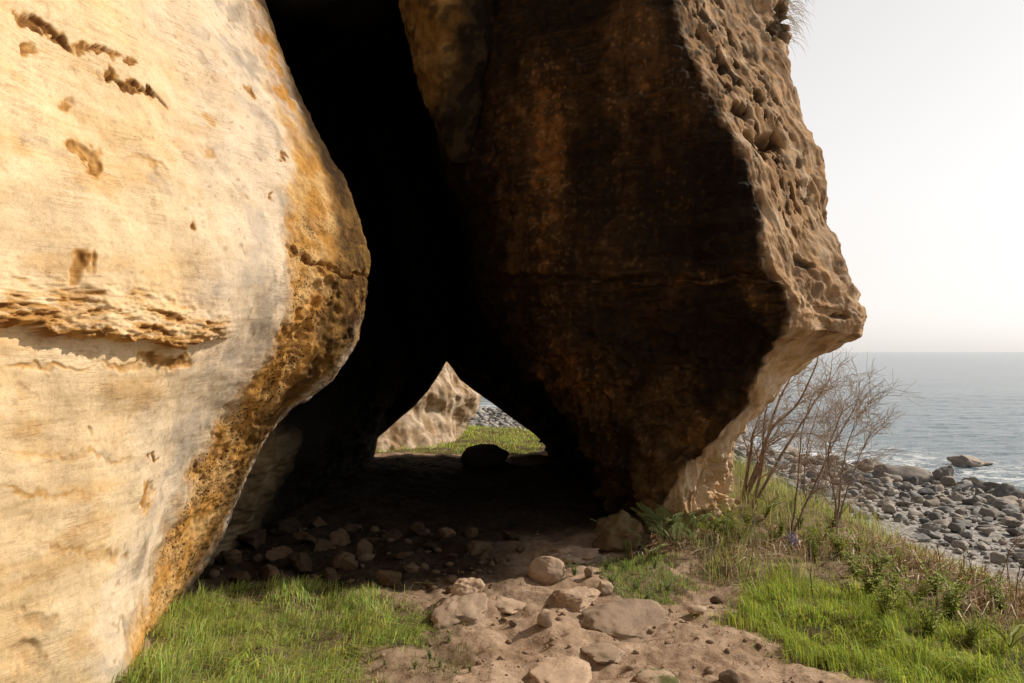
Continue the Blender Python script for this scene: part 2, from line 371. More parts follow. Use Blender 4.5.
# ------------------------------------------------------------------ left buttress
EDGE_Y = [-100, 0, 50, 100, 165, 215, 270, 315, 345, 370, 400, 425, 470, 540, 595, 640]
EDGE_X = [225, 262, 280, 301, 337, 357, 371, 367, 355, 335, 302, 275, 245, 215, 190, 172]
def build_buttress():
    rows = [-420, -100, 0, 100, 165, 215, 270, 315, 370, 425, 470, 540, 595, 640]
    ed = [6.6, 6.2, 6.0, 5.8, 5.65, 5.5, 5.4, 5.35, 5.3, 5.3, 5.3, 5.3, 5.25, 5.2]
    ex = np.interp(rows, EDGE_Y, EDGE_X); ex[0] = 120
    d4 = [6.0, 5.8, 5.6, 5.3, 5.1, 5.0, 4.85, 4.8, 4.75, 4.7, 4.65, 4.55, 4.47, 4.42]
    w4 = [30, 30, 34, 40, 52, 62, 72, 78, 78, 62, 52, 50, 48, 46]
    d3 = [5.2, 5.0, 4.7, 4.45, 4.3, 4.2, 4.1, 4.05, 4.02, 4.0, 3.98, 3.95, 3.9, 3.85]
    x3 = [110, 150, 160, 180, 195, 200, 200, 190, 172, 150, 140, 128, 122, 118]
    x2 = [10, 40, 40, 42, 42, 42, 40, 38, 32, 26, 20, 12, 6, 2]
    d2 = [4.3, 3.9, 3.7, 3.55, 3.45, 3.4, 3.35, 3.33, 3.3, 3.28, 3.28, 3.3, 3.32, 3.35]
    x4 = ex-np.array(w4); x4[11:] = [170, 155, 148]
    G = []
    for k, y in enumerate(rows):
        e = (ex[k], y, ed[k])
        lowin = sst(400, 470, np.array([y]))[0]
        E = np.array(at(*e))
        inn = [E+np.array([-.16-.02*lowin, .55, -.02]), E+np.array([-.75+.62*lowin, 1.6-.2*lowin, 0])]
        z = E[2]
        p11 = np.array([np.interp(z, [-.6, .1, .6, 1.4, 3, 6, 9], [-2.25, -2.1, -1.9, -1.35, -1.6, -2.0, -2.4]), 11.9, z])
        p9 = inn[1]*.45+p11*.55+np.array([-.25+.2*lowin, 0, 0])
        yf3 = np.interp(k, [9, 10, 11, 12, 13], [425, 470, 555, 625, 700]); yf4 = np.interp(k, [9, 10, 11, 12, 13], [425, 470, 545, 605, 655]); yf2 = np.interp(k, [8, 9, 10, 11, 12, 13], [370, 425, 490, 590, 680, 765])
        if k < 9: yf3 = yf4 = y
        if k < 8: yf2 = y
        row = [np.array([-5.5, -2.5, z*1.0]), np.array([-3.0, .6, z]), np.array(at(-330, y*.82, 2.0)), np.array(at(-140, y*.92, 2.62)), np.array(at(x2[k], yf2, d2[k])), np.array(at(x3[k], yf3, d3[k])),
               np.array(at(x4[k], yf4, d4[k])), E, inn[0], inn[1], p9, p11]
        G.append(row)
    # foot row below the ground and a top that leans back over the cliff
    G.append([p*np.array([1, 1, 0])+np.array([0, 0, -1.0]) for p in G[-1]])
    G = np.array(G); G[:-1] = G[:-1]
    nu = [8, 10, 14, 60, 150, 120, 90, 34, 40, 30, 24]; nv = [30, 55, 70, 50, 42, 46, 40, 46, 46, 40, 56, 44, 36, 20]
    P, pv, pu = loft(G, nu, nv, cu={7: .15})
    R, C = P.shape[:2]
    n = normals(P); c = np.array([-4.0, 9.0, 2.0])
    mid = P[R//2, 330]; 
    if np.dot(n[R//2, 330], mid-c) < 0: n = -n; flip = True
    else: flip = False
    V = P.reshape(-1, 3).copy(); N = n.reshape(-1, 3); U = np.tile(pu, R); px, py = proj(V)
    front = U < 7.6
    exx = np.interp(py, EDGE_Y, EDGE_X); e = exx-px
    ein = np.interp(py, [-100, 0, 100, 165, 230, 285, 315, 370, 425, 470, 540, 600], [16, 17, 30, 50, 76, 84, 84, 82, 62, 52, 45, 43])
    erim = np.interp(py, [-100, 0, 100, 165, 230, 285, 315, 370, 425, 470, 540, 600], [4, 5, 8, 18, 25, 38, 42, 30, 22, 14, 10, 8])
    wob = fbm(V*2.2, 4, 4)*12+fbm(V*9, 4, 14)*7
    face = front.astype(float)
    # ---- relief (metres along the normal)
    q1 = fbm(V*1.1, 3, 1); q2 = fbm(V*4, 5, 2); q3 = fbm(V*18, 4, 3)
    h = .05*q1+(.016-.007*face)*q2+(.004-.0025*face)*q3
    Vs = V*np.array([1.5, 1.5, 13]); st = fbm(Vs, 4, 6)
    h += .003*st*face
    pxw = px+11*pn(V*5, 8)+7*pn(V*13, 9)+4*pn(V*29, 10); pyw = py+6*pn(V*6, 12)+5*pn(V*14, 13)+4*pn(V*31, 14)
    tone = np.zeros(len(V)); gray = np.zeros(len(V)); 
    fuzz = fbm(V*10, 4, 76)
    def pocket(cx, cy, rx, ry, ang, dep, dark):
        nonlocal h, tone
        b = blob(pxw, pyw, cx, cy, rx, ry, ang); m = 1-sst(.1, 1.25, b)
        h = h-dep*.6*m*face; tone = np.maximum(tone, min(1.0, dark*1.25)*(1-sst(.15, 1.5, b*.75+.5*fuzz))*face)
    for a in [(42, 22, 27, 7, 28, .05, .8), (66, 42, 14, 6, 48, .06, .95), (98, 52, 20, 5, 18, .045, .8), (30, 48, 9, 9, 30, .03, .6), (122, 86, 26, 3.6, 22, .04, .9), (150, 92, 26, 3.2, 24, .05, 1.0),
              (110, 78, 8, 6, 60, .03, .7), (130, 60, 6, 7, 40, .03, .6), (86, 148, 16, 8, 25, .03, .65), (98, 162, 8, 18, 10, .025, .6), (72, 103, 8, 6, 0, .02, .45), (70, 268, 9, 17, 5, .03, .65), (84, 262, 5, 14, -10, .02, .5),
              (150, 168, 20, 5, 30, .012, .3), (208, 150, 12, 7, 40, .015, .3), (190, 226, 4, 5, 0, .02, .6), (269, 196, 4, 4, 0, .02, .8), (278, 157, 3, 3, 0, .02, .7), (248, 94, 7, 3, 30, .02, .85), (210, 120, 11, 6, 35, .012, .35),
              (145, 500, 9, 15, 0, .025, .5), (156, 456, 4, 3, 0, .02, .7), (168, 362, 30, 7, 5, .03, .55), (120, 365, 30, 4, 3, .015, .4), (45, 365, 45, 3, 0, .012, .35), (30, 620, 20, 10, 0, .015, .25), (20, 655, 24, 16, 0, .02, .28), (80, 455, 60, 3, 6, .004, .3), (30, 492, 50, 3, 4, .004, .35),
              (88, 430, 5, 6, 0, .015, .35), (25, 395, 14, 8, 20, .01, .22), (110, 560, 8, 12, 10, .015, .3), (60, 545, 26, 3, 5, .004, .3)]: pocket(*a)
    # eroded ledge: thin beds that stand proud, ragged, undercut below
    lb = np.interp(px, [-60, 0, 60, 110, 160, 215, 260], [322, 326, 333, 340, 343, 337, 332])+3*pn(V*9, 21)
    lt = np.interp(px, [-60, 0, 60, 120, 215, 260], [264, 270, 274, 282, 302, 318])
    tt = (pyw-lt)/np.maximum(lb-lt, 1); inled = face*(px < 262)*(1-sst(190, 240, px+20*pn(V*5, 23)))
    bed = np.clip(tt, 0, 1.0)
    prof = sst(-.25, .7, tt)*(1-sst(.97, 1.05, tt))
    rag = ridged(V*np.array([8, 8, 40])+np.array([0, 0, 1])*px[:, None]*.012, 3, 25)
    h += inled*prof*(.02+.045*bed+  .010*np.clip(rag-.6, -1, 1.2)*sst(.0, .4, tt))
    h += inled*prof*.012*fbm(V*np.array([14, 14, 60]), 4, 28); crv = fbm(V*np.array([7, 7, 32]), 5, 27); cr = sst(.18, .5, crv)*inled*prof
    h -= .018*cr
    und = inled*sst(.96, 1.03, tt)*(1-sst(1.08, 1.45, tt)); h -= .018*und
    tone = np.maximum(tone, .55*inled*prof*sst(-.3, .35, crv+.5*bed-.1)); tone = np.maximum(tone, .95*cr); tone = np.maximum(tone, .8*inled*(np.abs(tt-.96) < .07))
    # second thin bed lines
    # ochre band: rough and honeycombed
    och = face*sst(-7, 9, ein+wob*.7-e)
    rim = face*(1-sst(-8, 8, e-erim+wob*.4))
    pitm = och*(.18+.82*np.maximum(sst(250, 300, py)*(1-sst(560, 640, py)), .55*sst(180, 250, py)))
    hc = ridged(V*16, 2, 31); h += och*(-.010+.006*hc*sst(240, 320, py)+.012*fbm(V*11, 3, 33))
    h -= och*.03*sst(.25, .6, fbm(V*7, 3, 35))*sst(230, 300, py)*(1-sst(400, 520, py))
    crk = np.abs(pyw-np.interp(px, [285, 350], [247, 276])); h -= och*.03*(1-sst(1, 4, crk)); tone = np.maximum(tone, och*(1-sst(1.0, 3.2, crk)))
    grayband = face*sst(-6, 16, e-ein+wob*.3)*(1-sst(np.interp(py, [350, 520], [20, 8]), np.interp(py, [350, 520], [120, 50]), e-ein+wob*1.6))
    lich = sst(-.05, .5, fbm(V*3.2, 5, 41)); lich2 = sst(.05, .45, fbm(V*8, 5, 43))
    # inner wall beds
    ins = (~front).astype(float); h += ins*sst(7.7, 8.8, U)*(.05*q2+.02*ridged(V*np.array([3, 3, 9]), 3, 45))
    V = V+N*h[:, None]
    # ---- colours
    m1 = sst(-.5, .6, fbm(V*1.3, 4, 51)); m2 = sst(-.3, .5, fbm(V*np.array([2, 2, 9]), 5, 53))
    col = lerp3((.70, .54, .335), (.69, .485, .25), m1*.8)
    col = lerp3(col, (.74, .585, .38), .6*m2)
    bl = fbm(V*np.array([1.5, 1.5, 34]), 4, 58); col = lerp3(col, (.56, .36, .16), .35*sst(.25, .6, bl)*sst(-.2, .4, fbm(V*1.6, 3, 59)))
    col = lerp3(col, (.60, .36, .14), .5*sst(.15, .7, fbm(V*np.array([2.4, 2.4, 5]), 5, 55)))
    col = lerp3(col, (.70, .57, .43), face*np.clip(sst(0, 1, 1-(e-ein+wob*2)/np.interp(py, [350, 520], [150, 55]))*.8, 0, 1))
    gcol = lerp3((.66, .55, .43), (.42, .355, .285), lich*.85)
    col = lerp3(col, gcol, np.clip(grayband*(.28+.55*lich), 0, 1))
    near_g = face*(1-sst(4, 26, np.abs(e-ein-8+wob)))*sst(.0, .5, fbm(V*5, 4, 57)+.15)
    col = lerp3(col, (.27, .235, .19), .6*near_g)
    for (cx, cy, rx, ry, a, k) in [(40, 140, 18, 6, 20, .7), (60, 150, 16, 5, 10, .5), (165, 185, 22, 12, 20, .45), (215, 120, 14, 7, 30, .5), (210, 300, 18, 26, 30, .5), (180, 470, 14, 18, 20, .6), (170, 440, 10, 10, 0, .4), (105, 455, 12, 8, 0, .4)]:
        mb = (1-sst(.2, 1.2, blob(pxw, pyw, cx, cy, rx, ry, a)))*face; col = lerp3(col, (.33, .30, .27), k*mb*(.4+.6*lich2))
    oc = lerp3((.50, .26, .065), (.57, .36, .15), sst(-.3, .5, fbm(V*6, 4, 61))); oc = lerp3(oc, (.34, .16, .04), .45*sst(.05, .5, fbm(V*9, 4, 63)))
    oc = lerp3(oc, (.55, .43, .33), .75*sst(170, 100, py)*sst(-.3, .3, fbm(V*7, 4, 65)))
    oc = lerp3(oc, (.14, .06, .02), .5*sst(.1, .4, fbm(V*13, 4, 67))*sst(230, 300, py)*(1-sst(520, 600, py)))
    col = lerp3(col, oc, och)
    rk = sst(150, 260, py)[:, None]; rc = lerp3((.10, .05, .014), (.16, .09, .026), sst(-.3, .4, q2)); rc = lerp3(rc, (.62, .52, .42), sst(300, 380, py)*(1-sst(-1, 7, e+2*pn(V*8, 3)))*.7)  # pale line paints the sun catching the outer edge
    rc = lerp3(rc*(.35+.65*rk), (.30, .16, .045), .7*sst(0, .5, fbm(V*11, 5, 75))*rk[:, 0]); rc = lerp3(rc, (.035, .02, .008), .6*sst(.1, .5, fbm(V*7, 5, 77)))  # shade painted into the upper rim by darkening its colour
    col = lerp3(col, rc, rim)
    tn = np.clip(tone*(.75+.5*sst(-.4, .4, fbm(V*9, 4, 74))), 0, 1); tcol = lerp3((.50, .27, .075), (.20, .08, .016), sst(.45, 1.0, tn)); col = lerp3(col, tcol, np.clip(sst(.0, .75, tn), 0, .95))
    spk = .7*sst(.5, .7, pn(V*26, 71)+.3*pn(V*9, 72))*face*(.5+.5*grayband); col = lerp3(col, (.24, .14, .06), .7*spk)
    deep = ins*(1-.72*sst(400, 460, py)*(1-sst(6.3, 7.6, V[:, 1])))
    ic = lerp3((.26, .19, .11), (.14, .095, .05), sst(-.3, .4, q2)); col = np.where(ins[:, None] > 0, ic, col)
    cave_shade = sst(7.65, 7.95, U)*np.maximum(1-sst(405, 450, py), sst(6.2, 7.3, V[:, 1]))  # where cave shade is painted black on the inner wall
    col = lerp3(col, (.012, .009, .006), cave_shade)
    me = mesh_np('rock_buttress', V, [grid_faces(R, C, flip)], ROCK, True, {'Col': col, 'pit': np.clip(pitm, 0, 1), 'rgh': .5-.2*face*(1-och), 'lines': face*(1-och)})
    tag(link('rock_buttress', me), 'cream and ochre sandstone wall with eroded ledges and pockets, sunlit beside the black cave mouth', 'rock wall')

# ------------------------------------------------------------------ overhanging rock on the right
def build_overhang():
    #            top      0       80      160      230      285      300      328      362     400     440     480     520
    L  = [(425,-330,9),(440,0,8.6),(446,80,8.4),(450,150,8.3),(470,215,8.2),(482,285,8.1),(488,302,8.1),(500,335,8.1),(528,368,8.1),(562,405,8.0),(592,445,7.8),(606,485,7.6),(614,528,7.5)]
    M1 = [(500, -330, 7.9), (525, 0, 7.6), (540, 80, 7.4), (552, 160, 7.3), (560, 230, 7.2), (570, 283, 7.1), (573, 300, 7.1), (580, 335, 7.15), (592, 368, 7.2), (604, 405, 7.3), (614, 442, 7.35), (620, 485, 7.4), (622, 528, 7.4)]
    M2 = [(560, -330, 7.7), (600, 0, 7.2), (635, 80, 6.95), (660, 160, 6.85), (680, 230, 6.75), (690, 281, 6.65), (694, 300, 6.7), (695, 335, 6.85), (685, 368, 7.0), (668, 405, 7.15), (648, 442, 7.25), (638, 485, 7.3), (634, 528, 7.35)]
    E  = [(600, -330, 7.7), (672, 0, 7.0), (703, 80, 6.75), (742, 160, 6.6), (764, 230, 6.5), (764, 268, 6.45), (787, 297, 6.4), (784, 326, 6.45), (757, 364, 6.95), (747, 405, 7.15), (704, 445, 7.1), (672, 485, 7.0), (648, 528, 7.05)]
    H  = [(660, -330, 7.9), (728, 0, 7.4), (752, 80, 7.1), (786, 160, 6.85), (803, 230, 6.75), (815, 270, 6.65), (827, 305, 6.6), (832, 334, 6.65), (790, 366, 7.2), (760, 405, 7.15), (724, 448, 7.05), (704, 488, 7.0), (696, 535, 7.0)]
    S  = [(730, -330, 8.5), (787, 0, 7.9), (791, 80, 7.6), (820, 160, 7.4), (832, 230, 7.25), (847, 280, 7.15), (862, 318, 7.05), (856, 335, 7.1), (814, 352, 7.7), (771, 405, 7.8), (735, 445, 7.75), (726, 485, 7.7), (733, 528, 7.7)]
    G = []
    for k in range(len(L)):
        s = np.array(at(*S[k])); l = np.array(at(*L[k]))
        dx = [.2, .2, .25, .4, .6, .85, .95, .95, .5, .25, .15, .12, .12][k]; b1 = s+np.array([-dx, .6, 0]); b2 = np.array([min(s[0]-dx-.05, .255*9.2), 9.4, s[2]]); b3 = np.array([.262*12.2, 12.2, s[2]])
        z = l[2]
        x11 = np.interp(z, [-.6, .1, .6, 1.0, 1.45, 2.2, 3, 6, 9], [.62, .56, .2, -.3, -.9, -1.0, -1.0, -.9, -.8])
        a0 = np.array([x11+.06, 11.9, z]); a1 = l*.5+a0*.5+np.array([.12, 0, 0])
        G.append([a0, a1, l, at(*M1[k]), at(*M2[k]), at(*E[k]), at(*H[k]), s, b1, b2, b3])
    G.append([np.array(p)*np.array([1, 1, 0])+np.array([0, 0, -.8]) for p in G[-1]])
    G = np.array(G, float)
    nu = [20, 26, 90, 110, 90, 84, 76, 24, 16, 12]; nv = [34, 70, 66, 60, 46, 22, 36, 40, 40, 44, 44, 44, 16]
    P, pv, pu = loft(G, nu, nv, cu={5: .5, 7: .2}, cv={5: .5, 6: .6, 7: .6})
    R, C = P.shape[:2]; n = normals(P); kk = int(np.argmin(np.abs(pu-4))); flip = False
    if n[R//2, kk, 1] > 0: n = -n; flip = True
    V = P.reshape(-1, 3).copy(); N = n.reshape(-1, 3); U = np.tile(pu, R); W = np.repeat(pv, C); px, py = proj(V)
    q1 = fbm(V*1.3, 4, 101); q2 = fbm(V*4.5, 5, 102); q3 = fbm(V*16, 4, 103)
    st = fbm(V*np.array([1.3, 1.3, 12]), 5, 104)
    lit = sst(4.96, 5.18, U+.10*q2+.05*fbm(V*9, 4, 106))*(1-sst(8.6, 9.2, U))      # seaward face; the rest takes colours darkened as shade
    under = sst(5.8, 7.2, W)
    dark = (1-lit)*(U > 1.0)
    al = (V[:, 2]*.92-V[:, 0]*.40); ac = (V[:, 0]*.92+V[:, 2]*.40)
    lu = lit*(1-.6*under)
    bedl = fbm(np.stack([ac*8, V[:, 1]*3, al*.9], 1), 5, 136)
    h = .07*q1+(.024-.017*lu)*q2+(.006-.002*lu)*q3+.02*st*(1-.5*under)*(1-.85*lu)+.009*bedl*lu+.025*(ridged(V*1.7, 2, 137)-1.0)*lu
    # bed lines across the dark face
    pyw = py+5*pn(V*5, 110)+3*pn(V*14, 111); pxw = px+6*pn(V*6, 112)+4*pn(V*17, 113)
    for yb, x0, x1, dep in [(277, 495, 770, .05), (288, 490, 780, .03), (91, 512, 590, .035), (232, 560, 660, .015), (205, 480, 640, .012), (256, 500, 720, .015), (310, 500, 700, .02)]:
        g = dark*(1-sst(1.2, 4.5, np.abs(pyw-yb)))*sst(x0-20, x0+20, px)*(1-sst(x1-20, x1+15, px)); h -= dep*g
    # broken scar at the upper left of the face
    sc = np.interp(px, [500, 520, 535, 552, 568, 585, 600], [110, 60, 44, 37, 48, 66, 62]); h -= .06*dark*(1-sst(-3, 3, pyw-sc))*(py > -30)*sst(495, 520, px)*(1-sst(590, 620, px))
    lump = ridged(V*2.6, 3, 120); h += under*(1-lit)*.09*(lump-.9)
    # fluted foot
    fl = sst(8.6, 11.5, W); h += fl*.10*(ridged(V*np.array([4.2, 4.2, 1.1]), 3, 122)-.9)+fl*.04*fbm(V*7, 4, 123)
    # vertical groove splitting the sunlit foot and the small hollow at its base
    gr = np.abs(pxw-np.interp(py, [460, 480, 505, 530], [718, 718, 724, 732])); h -= .16*fl*lit*(1-sst(2, 7, gr))*sst(455, 470, py)
    h -= .15*(1-sst(.4, 1.2, blob(pxw, pyw, 709, 522, 5, 10, -12)))
    h -= .10*(1-lit)*(1-sst(.4, 1.1, blob(pxw, pyw, 700, 452, 20, 4, -4)))
    # sea face: bedding that stands on edge plus weather pits along an oblique line
    fr = lit*(1-under)
    obl = fbm(np.stack([(V[:, 0]*.9+V[:, 2]*.38)*7, V[:, 1]*2, (V[:, 2]*.4-V[:, 0]*.3)*2.2], 1), 5, 130); h += fr*.006*obl+fr*.007*fbm(np.stack([(V[:, 0]*.9+V[:, 2]*.38)*24, V[:, 1]*6, (V[:, 2]*.4-V[:, 0]*.3)*7], 1), 4, 133)
    line = np.abs(pxw-np.interp(py, [0, 60, 110, 150, 200], [705, 730, 758, 775, 800])); lz = 1-sst(10, 34, line)
    ob = np.stack([(V[:, 0]*.92+V[:, 2]*.40)*8, V[:, 1]*5, (V[:, 2]*.92-V[:, 0]*.40)*4.5], 1)
    pits = sst(.20, .31, fbm(ob*1.5, 5, 131)-.02)*fr*(.10+.9*lz)*sst(250, 190, py); h -= .035*pits
    for (cx, cy, rx, ry, a, dep) in [(752, 134, 10, 6, 20, .12), (772, 140, 10, 12, 30, .14), (775, 30, 6, 14, 10, .1), (782, 20, 6, 22, 0, .08), (742, 108, 12, 7, 40, .1), (722, 62, 10, 4, 60, .06), (806, 262, 12, 6, 30, .05), (845, 318, 8, 4, 20, .05), (756, 100, 6, 6, 0, .06), (800, 84, 8, 5, 30, .08)]:
        mb = 1-sst(.35, 1.1, blob(pxw, pyw, cx, cy, rx, ry, a)); h -= dep*mb*fr; pits = np.maximum(pits, mb*fr*.9)
    nb = sst(250, 290, py)*fr; h += nb*.028*(ridged(V*np.array([3.5, 3.5, 6]), 3, 135)-.9)
    # chipped corner edge
    edge = 1-sst(.06, .3, np.abs(U-5)); h -= edge*.035*np.clip(fbm(V*5, 3, 140)+.2, 0, 1)
    sil = 1-sst(.1, .8, np.abs(U-7)); h += sil*.03*fbm(V*4.5, 4, 142)*sst(0, 10, py+300)
    V = V+N*h[:, None]
    # ---- colours
    shade = np.array((.008, .0055, .0035)); brown = np.array((.085, .045, .018)); orange = np.array((.27, .115, .032))  # near-black is shade painted into the face; brown and orange are stains
    pat = fbm(V*np.array([1.6, 1.6, 1.0]), 5, 150); pat2 = fbm(V*7, 5, 151); strk = fbm(V*np.array([7, 7, .8]), 4, 152); sk2 = sst(.05, .3, fbm(V*np.array([20, 20, 1.3]), 5, 162)); sk3 = sst(.1, .3, fbm(V*np.array([2.5, 2.5, 38]), 5, 163))
    br = sst(-.25, .75, pat+.45*pat2)
    reg = np.zeros(len(V))
    def stain(cx, cy, rx, ry, a, k):
        nonlocal reg
        reg = np.maximum(reg, k*(1-sst(.1, 1.25, blob(pxw+8*strk, pyw, cx, cy, rx, ry, a))))
    for s_ in [(552, 190, 17, 160, -2, 1.0), (548, 95, 42, 52, 0, .7), (556, 300, 20, 60, 0, .75), (624, 135, 8, 42, 3, .8), (600, 100, 30, 40, 0, .35), (668, 85, 38, 40, 20, .6), (700, 100, 16, 40, 28, .7), (510, 130, 40, 60, 0, .45), (640, 30, 60, 30, 0, .35),
               (575, 270, 75, 30, 0, .5), (690, 278, 60, 10, 0, .75), (650, 262, 40, 10, 0, .45), (580, 375, 46, 34, 20, .75), (560, 345, 24, 40, 0, .6), (640, 390, 60, 30, 0, .35), (600, 440, 16, 70, -14, .6), (650, 460, 30, 50, 0, .4), (676, 380, 40, 20, -30, .4), (690, 450, 20, 50, 20, .9), (760, 300, 40, 12, 30, .5), (520, 215, 30, 70, 0, .3), (600, 215, 70, 60, 0, .28), (660, 200, 50, 50, 0, .14)]: stain(*s_)
    k = np.clip(reg*(.35+.95*br)*(.6+.8*sst(-.4, .5, strk)), 0, 1)
    bk = np.zeros(len(V))
    for b_ in [(700, 205, 75, 80, 10, 1.0), (600, 170, 40, 50, 0, .6), (720, 330, 60, 45, 0, .8), (640, 420, 40, 40, 0, .5), (480, 280, 30, 200, 0, .7), (560, 10, 50, 25, 0, .7)]: bk = np.maximum(bk, b_[5]*(1-sst(.2, 1.4, blob(pxw+10*pat2, pyw, *b_[:5]))))
    grn = sst(-.35, .45, fbm(V*14, 4, 157)); dc = lerp3(shade, brown, np.clip(((.24+.62*br)*(1-bk)+.06)*(.5+.6*grn)+1.1*k, 0, 1)); dc = lerp3(dc, orange, sst(.4, 1.0, k*(.65+.5*grn))*.85); dc = lerp3(dc, (.14, .07, .025), .22*sk2*(1-bk)*sst(-.1, .4, pat)); dc = lerp3(dc, (.006, .004, .003), .35*sst(.1, .35, fbm(V*np.array([9, 9, 1.6]), 5, 164))); dc = lerp3(dc, (.15, .085, .035), .18*sk3*(1-.7*bk)*sst(0, .4, fbm(V*2.1, 3, 165)))
    ln = sst(.25, .55, st+.3*pat2)*dark; dc = lerp3(dc, (.16, .085, .035), .4*ln*np.clip(k+.1, 0, 1))
    spk = sst(.3, .6, pn(V*22, 155)+.4*pn(V*50, 156)); dc = lerp3(dc, (.30, .18, .09), .7*spk*np.clip(k*1.3+.06, 0, 1))
    ofn = fbm(np.stack([(V[:, 0]*.92+V[:, 2]*.40)*16, V[:, 1]*4, (V[:, 2]*.92-V[:, 0]*.40)*2.5], 1), 5, 134)
    lc = lerp3((.56, .385, .235), (.40, .255, .145), sst(-.3, .5, obl)); lc = lerp3(lc, (.64, .53, .42), .7*sst(0, .5, pat2+.3*q2)); lc = lerp3(lc, (.22, .145, .085), .7*sst(.1, .6, fbm(V*5, 4, 158))); lc = lerp3(lc, (.20, .135, .08), .4*sst(.15, .5, ofn)*(1-under)); lc = lerp3(lc, (.25, .17, .10), .45*sst(.05, .5, -bedl)*(1-under)); lc = lerp3(lc, (.68, .58, .47), .35*sst(.2, .6, bedl)*(1-under))
    lc = lerp3(lc, (.045, .03, .018), .9*np.clip(pits, 0, 1)); lc = lerp3(lc, (.14, .12, .09), .7*sst(.2, .5, fbm(V*9, 4, 159))*sst(160, 60, py+0*px))
    foot = lerp3((.76, .57, .39), (.64, .44, .24), sst(-.3, .5, q2)); foot = lerp3(foot, (.58, .45, .32), .6*sst(0, .5, pat2)); foot = lerp3(foot, (.30, .16, .05), .55*sst(.1, .6, fbm(V*np.array([6, 6, 3]), 4, 160)))
    lc = lc*np.array((.88, .80, .70))
    lc = lerp3(lc, foot, sst(7.2, 8.0, W))
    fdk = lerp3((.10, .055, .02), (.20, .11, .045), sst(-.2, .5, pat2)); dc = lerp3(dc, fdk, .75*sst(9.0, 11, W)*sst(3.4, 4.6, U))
    col = lerp3(dc, lc, lit); col = np.where((U < 1.9)[:, None], np.array((.010, .008, .0055)), col)  # tunnel side painted black with the cave's shade
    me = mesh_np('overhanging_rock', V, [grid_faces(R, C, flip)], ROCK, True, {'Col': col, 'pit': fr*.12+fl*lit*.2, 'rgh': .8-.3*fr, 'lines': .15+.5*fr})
    o = tag(link('overhanging_rock', me), 'huge overhanging sandstone mass with face painted shade-dark and pale pitted seaward side, on a narrow foot', 'overhanging rock')
    # hanging lobe at the top left of the mouth
    rows = [(-330, 380, 520), (-80, 384, 505), (0, 398, 500), (50, 411, 495), (95, 424, 488), (125, 433, 478), (165, 446, 466)]
    G = []
    for y, l, r in rows:
        cx = (l+r)/2; rx = (r-l)/2/F*8.0; c = np.array(at(cx, y, 8.05))
        G.append([c+np.array([rx*math.cos(a), rx*1.15*math.sin(a), 0]) for a in np.linspace(0, -2*math.pi, 13)])
    P, pv, pu = loft(np.array(G), [12]*12, [20, 20, 30, 30, 18, 10]); R, C = P.shape[:2]; P[:, -1] = P[:, 0]
    n = normals(P); n[:, 0] = n[:, -1] = (n[:, 0]+n[:, -1])/2
    ctr = P.mean(1, keepdims=True); flip = False
    if np.sum(n[R//2]*(P[R//2]-ctr[R//2])) < 0: n = -n; flip = True
    V = P.reshape(-1, 3); N = n.reshape(-1, 3); V = V+N*(.05*fbm(V*3, 4, 170)+.015*fbm(V*11, 4, 171))[:, None]
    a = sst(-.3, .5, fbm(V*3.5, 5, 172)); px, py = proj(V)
    lc = lerp3((.24, .13, .04), (.38, .24, .09), a); lc = lerp3(lc, (.012, .009, .006), .97*sst(428, 462, px+.22*py-14+16*fbm(V*4, 4, 175))); lc = lerp3(lc, (.06, .04, .02), .8*sst(.1, .45, fbm(V*7, 5, 174)))  # ochre lightened for bounce light; right side painted into black shade
    link('hanging_lobe', mesh_np('hanging_lobe', V, [grid_faces(R, C, flip)], ROCK, True, {'Col': lc, 'pit': np.full(len(V), .3), 'rgh': np.full(len(V), .5)}), o)['label'] = 'ochre lobe of rock hanging from the cave roof'

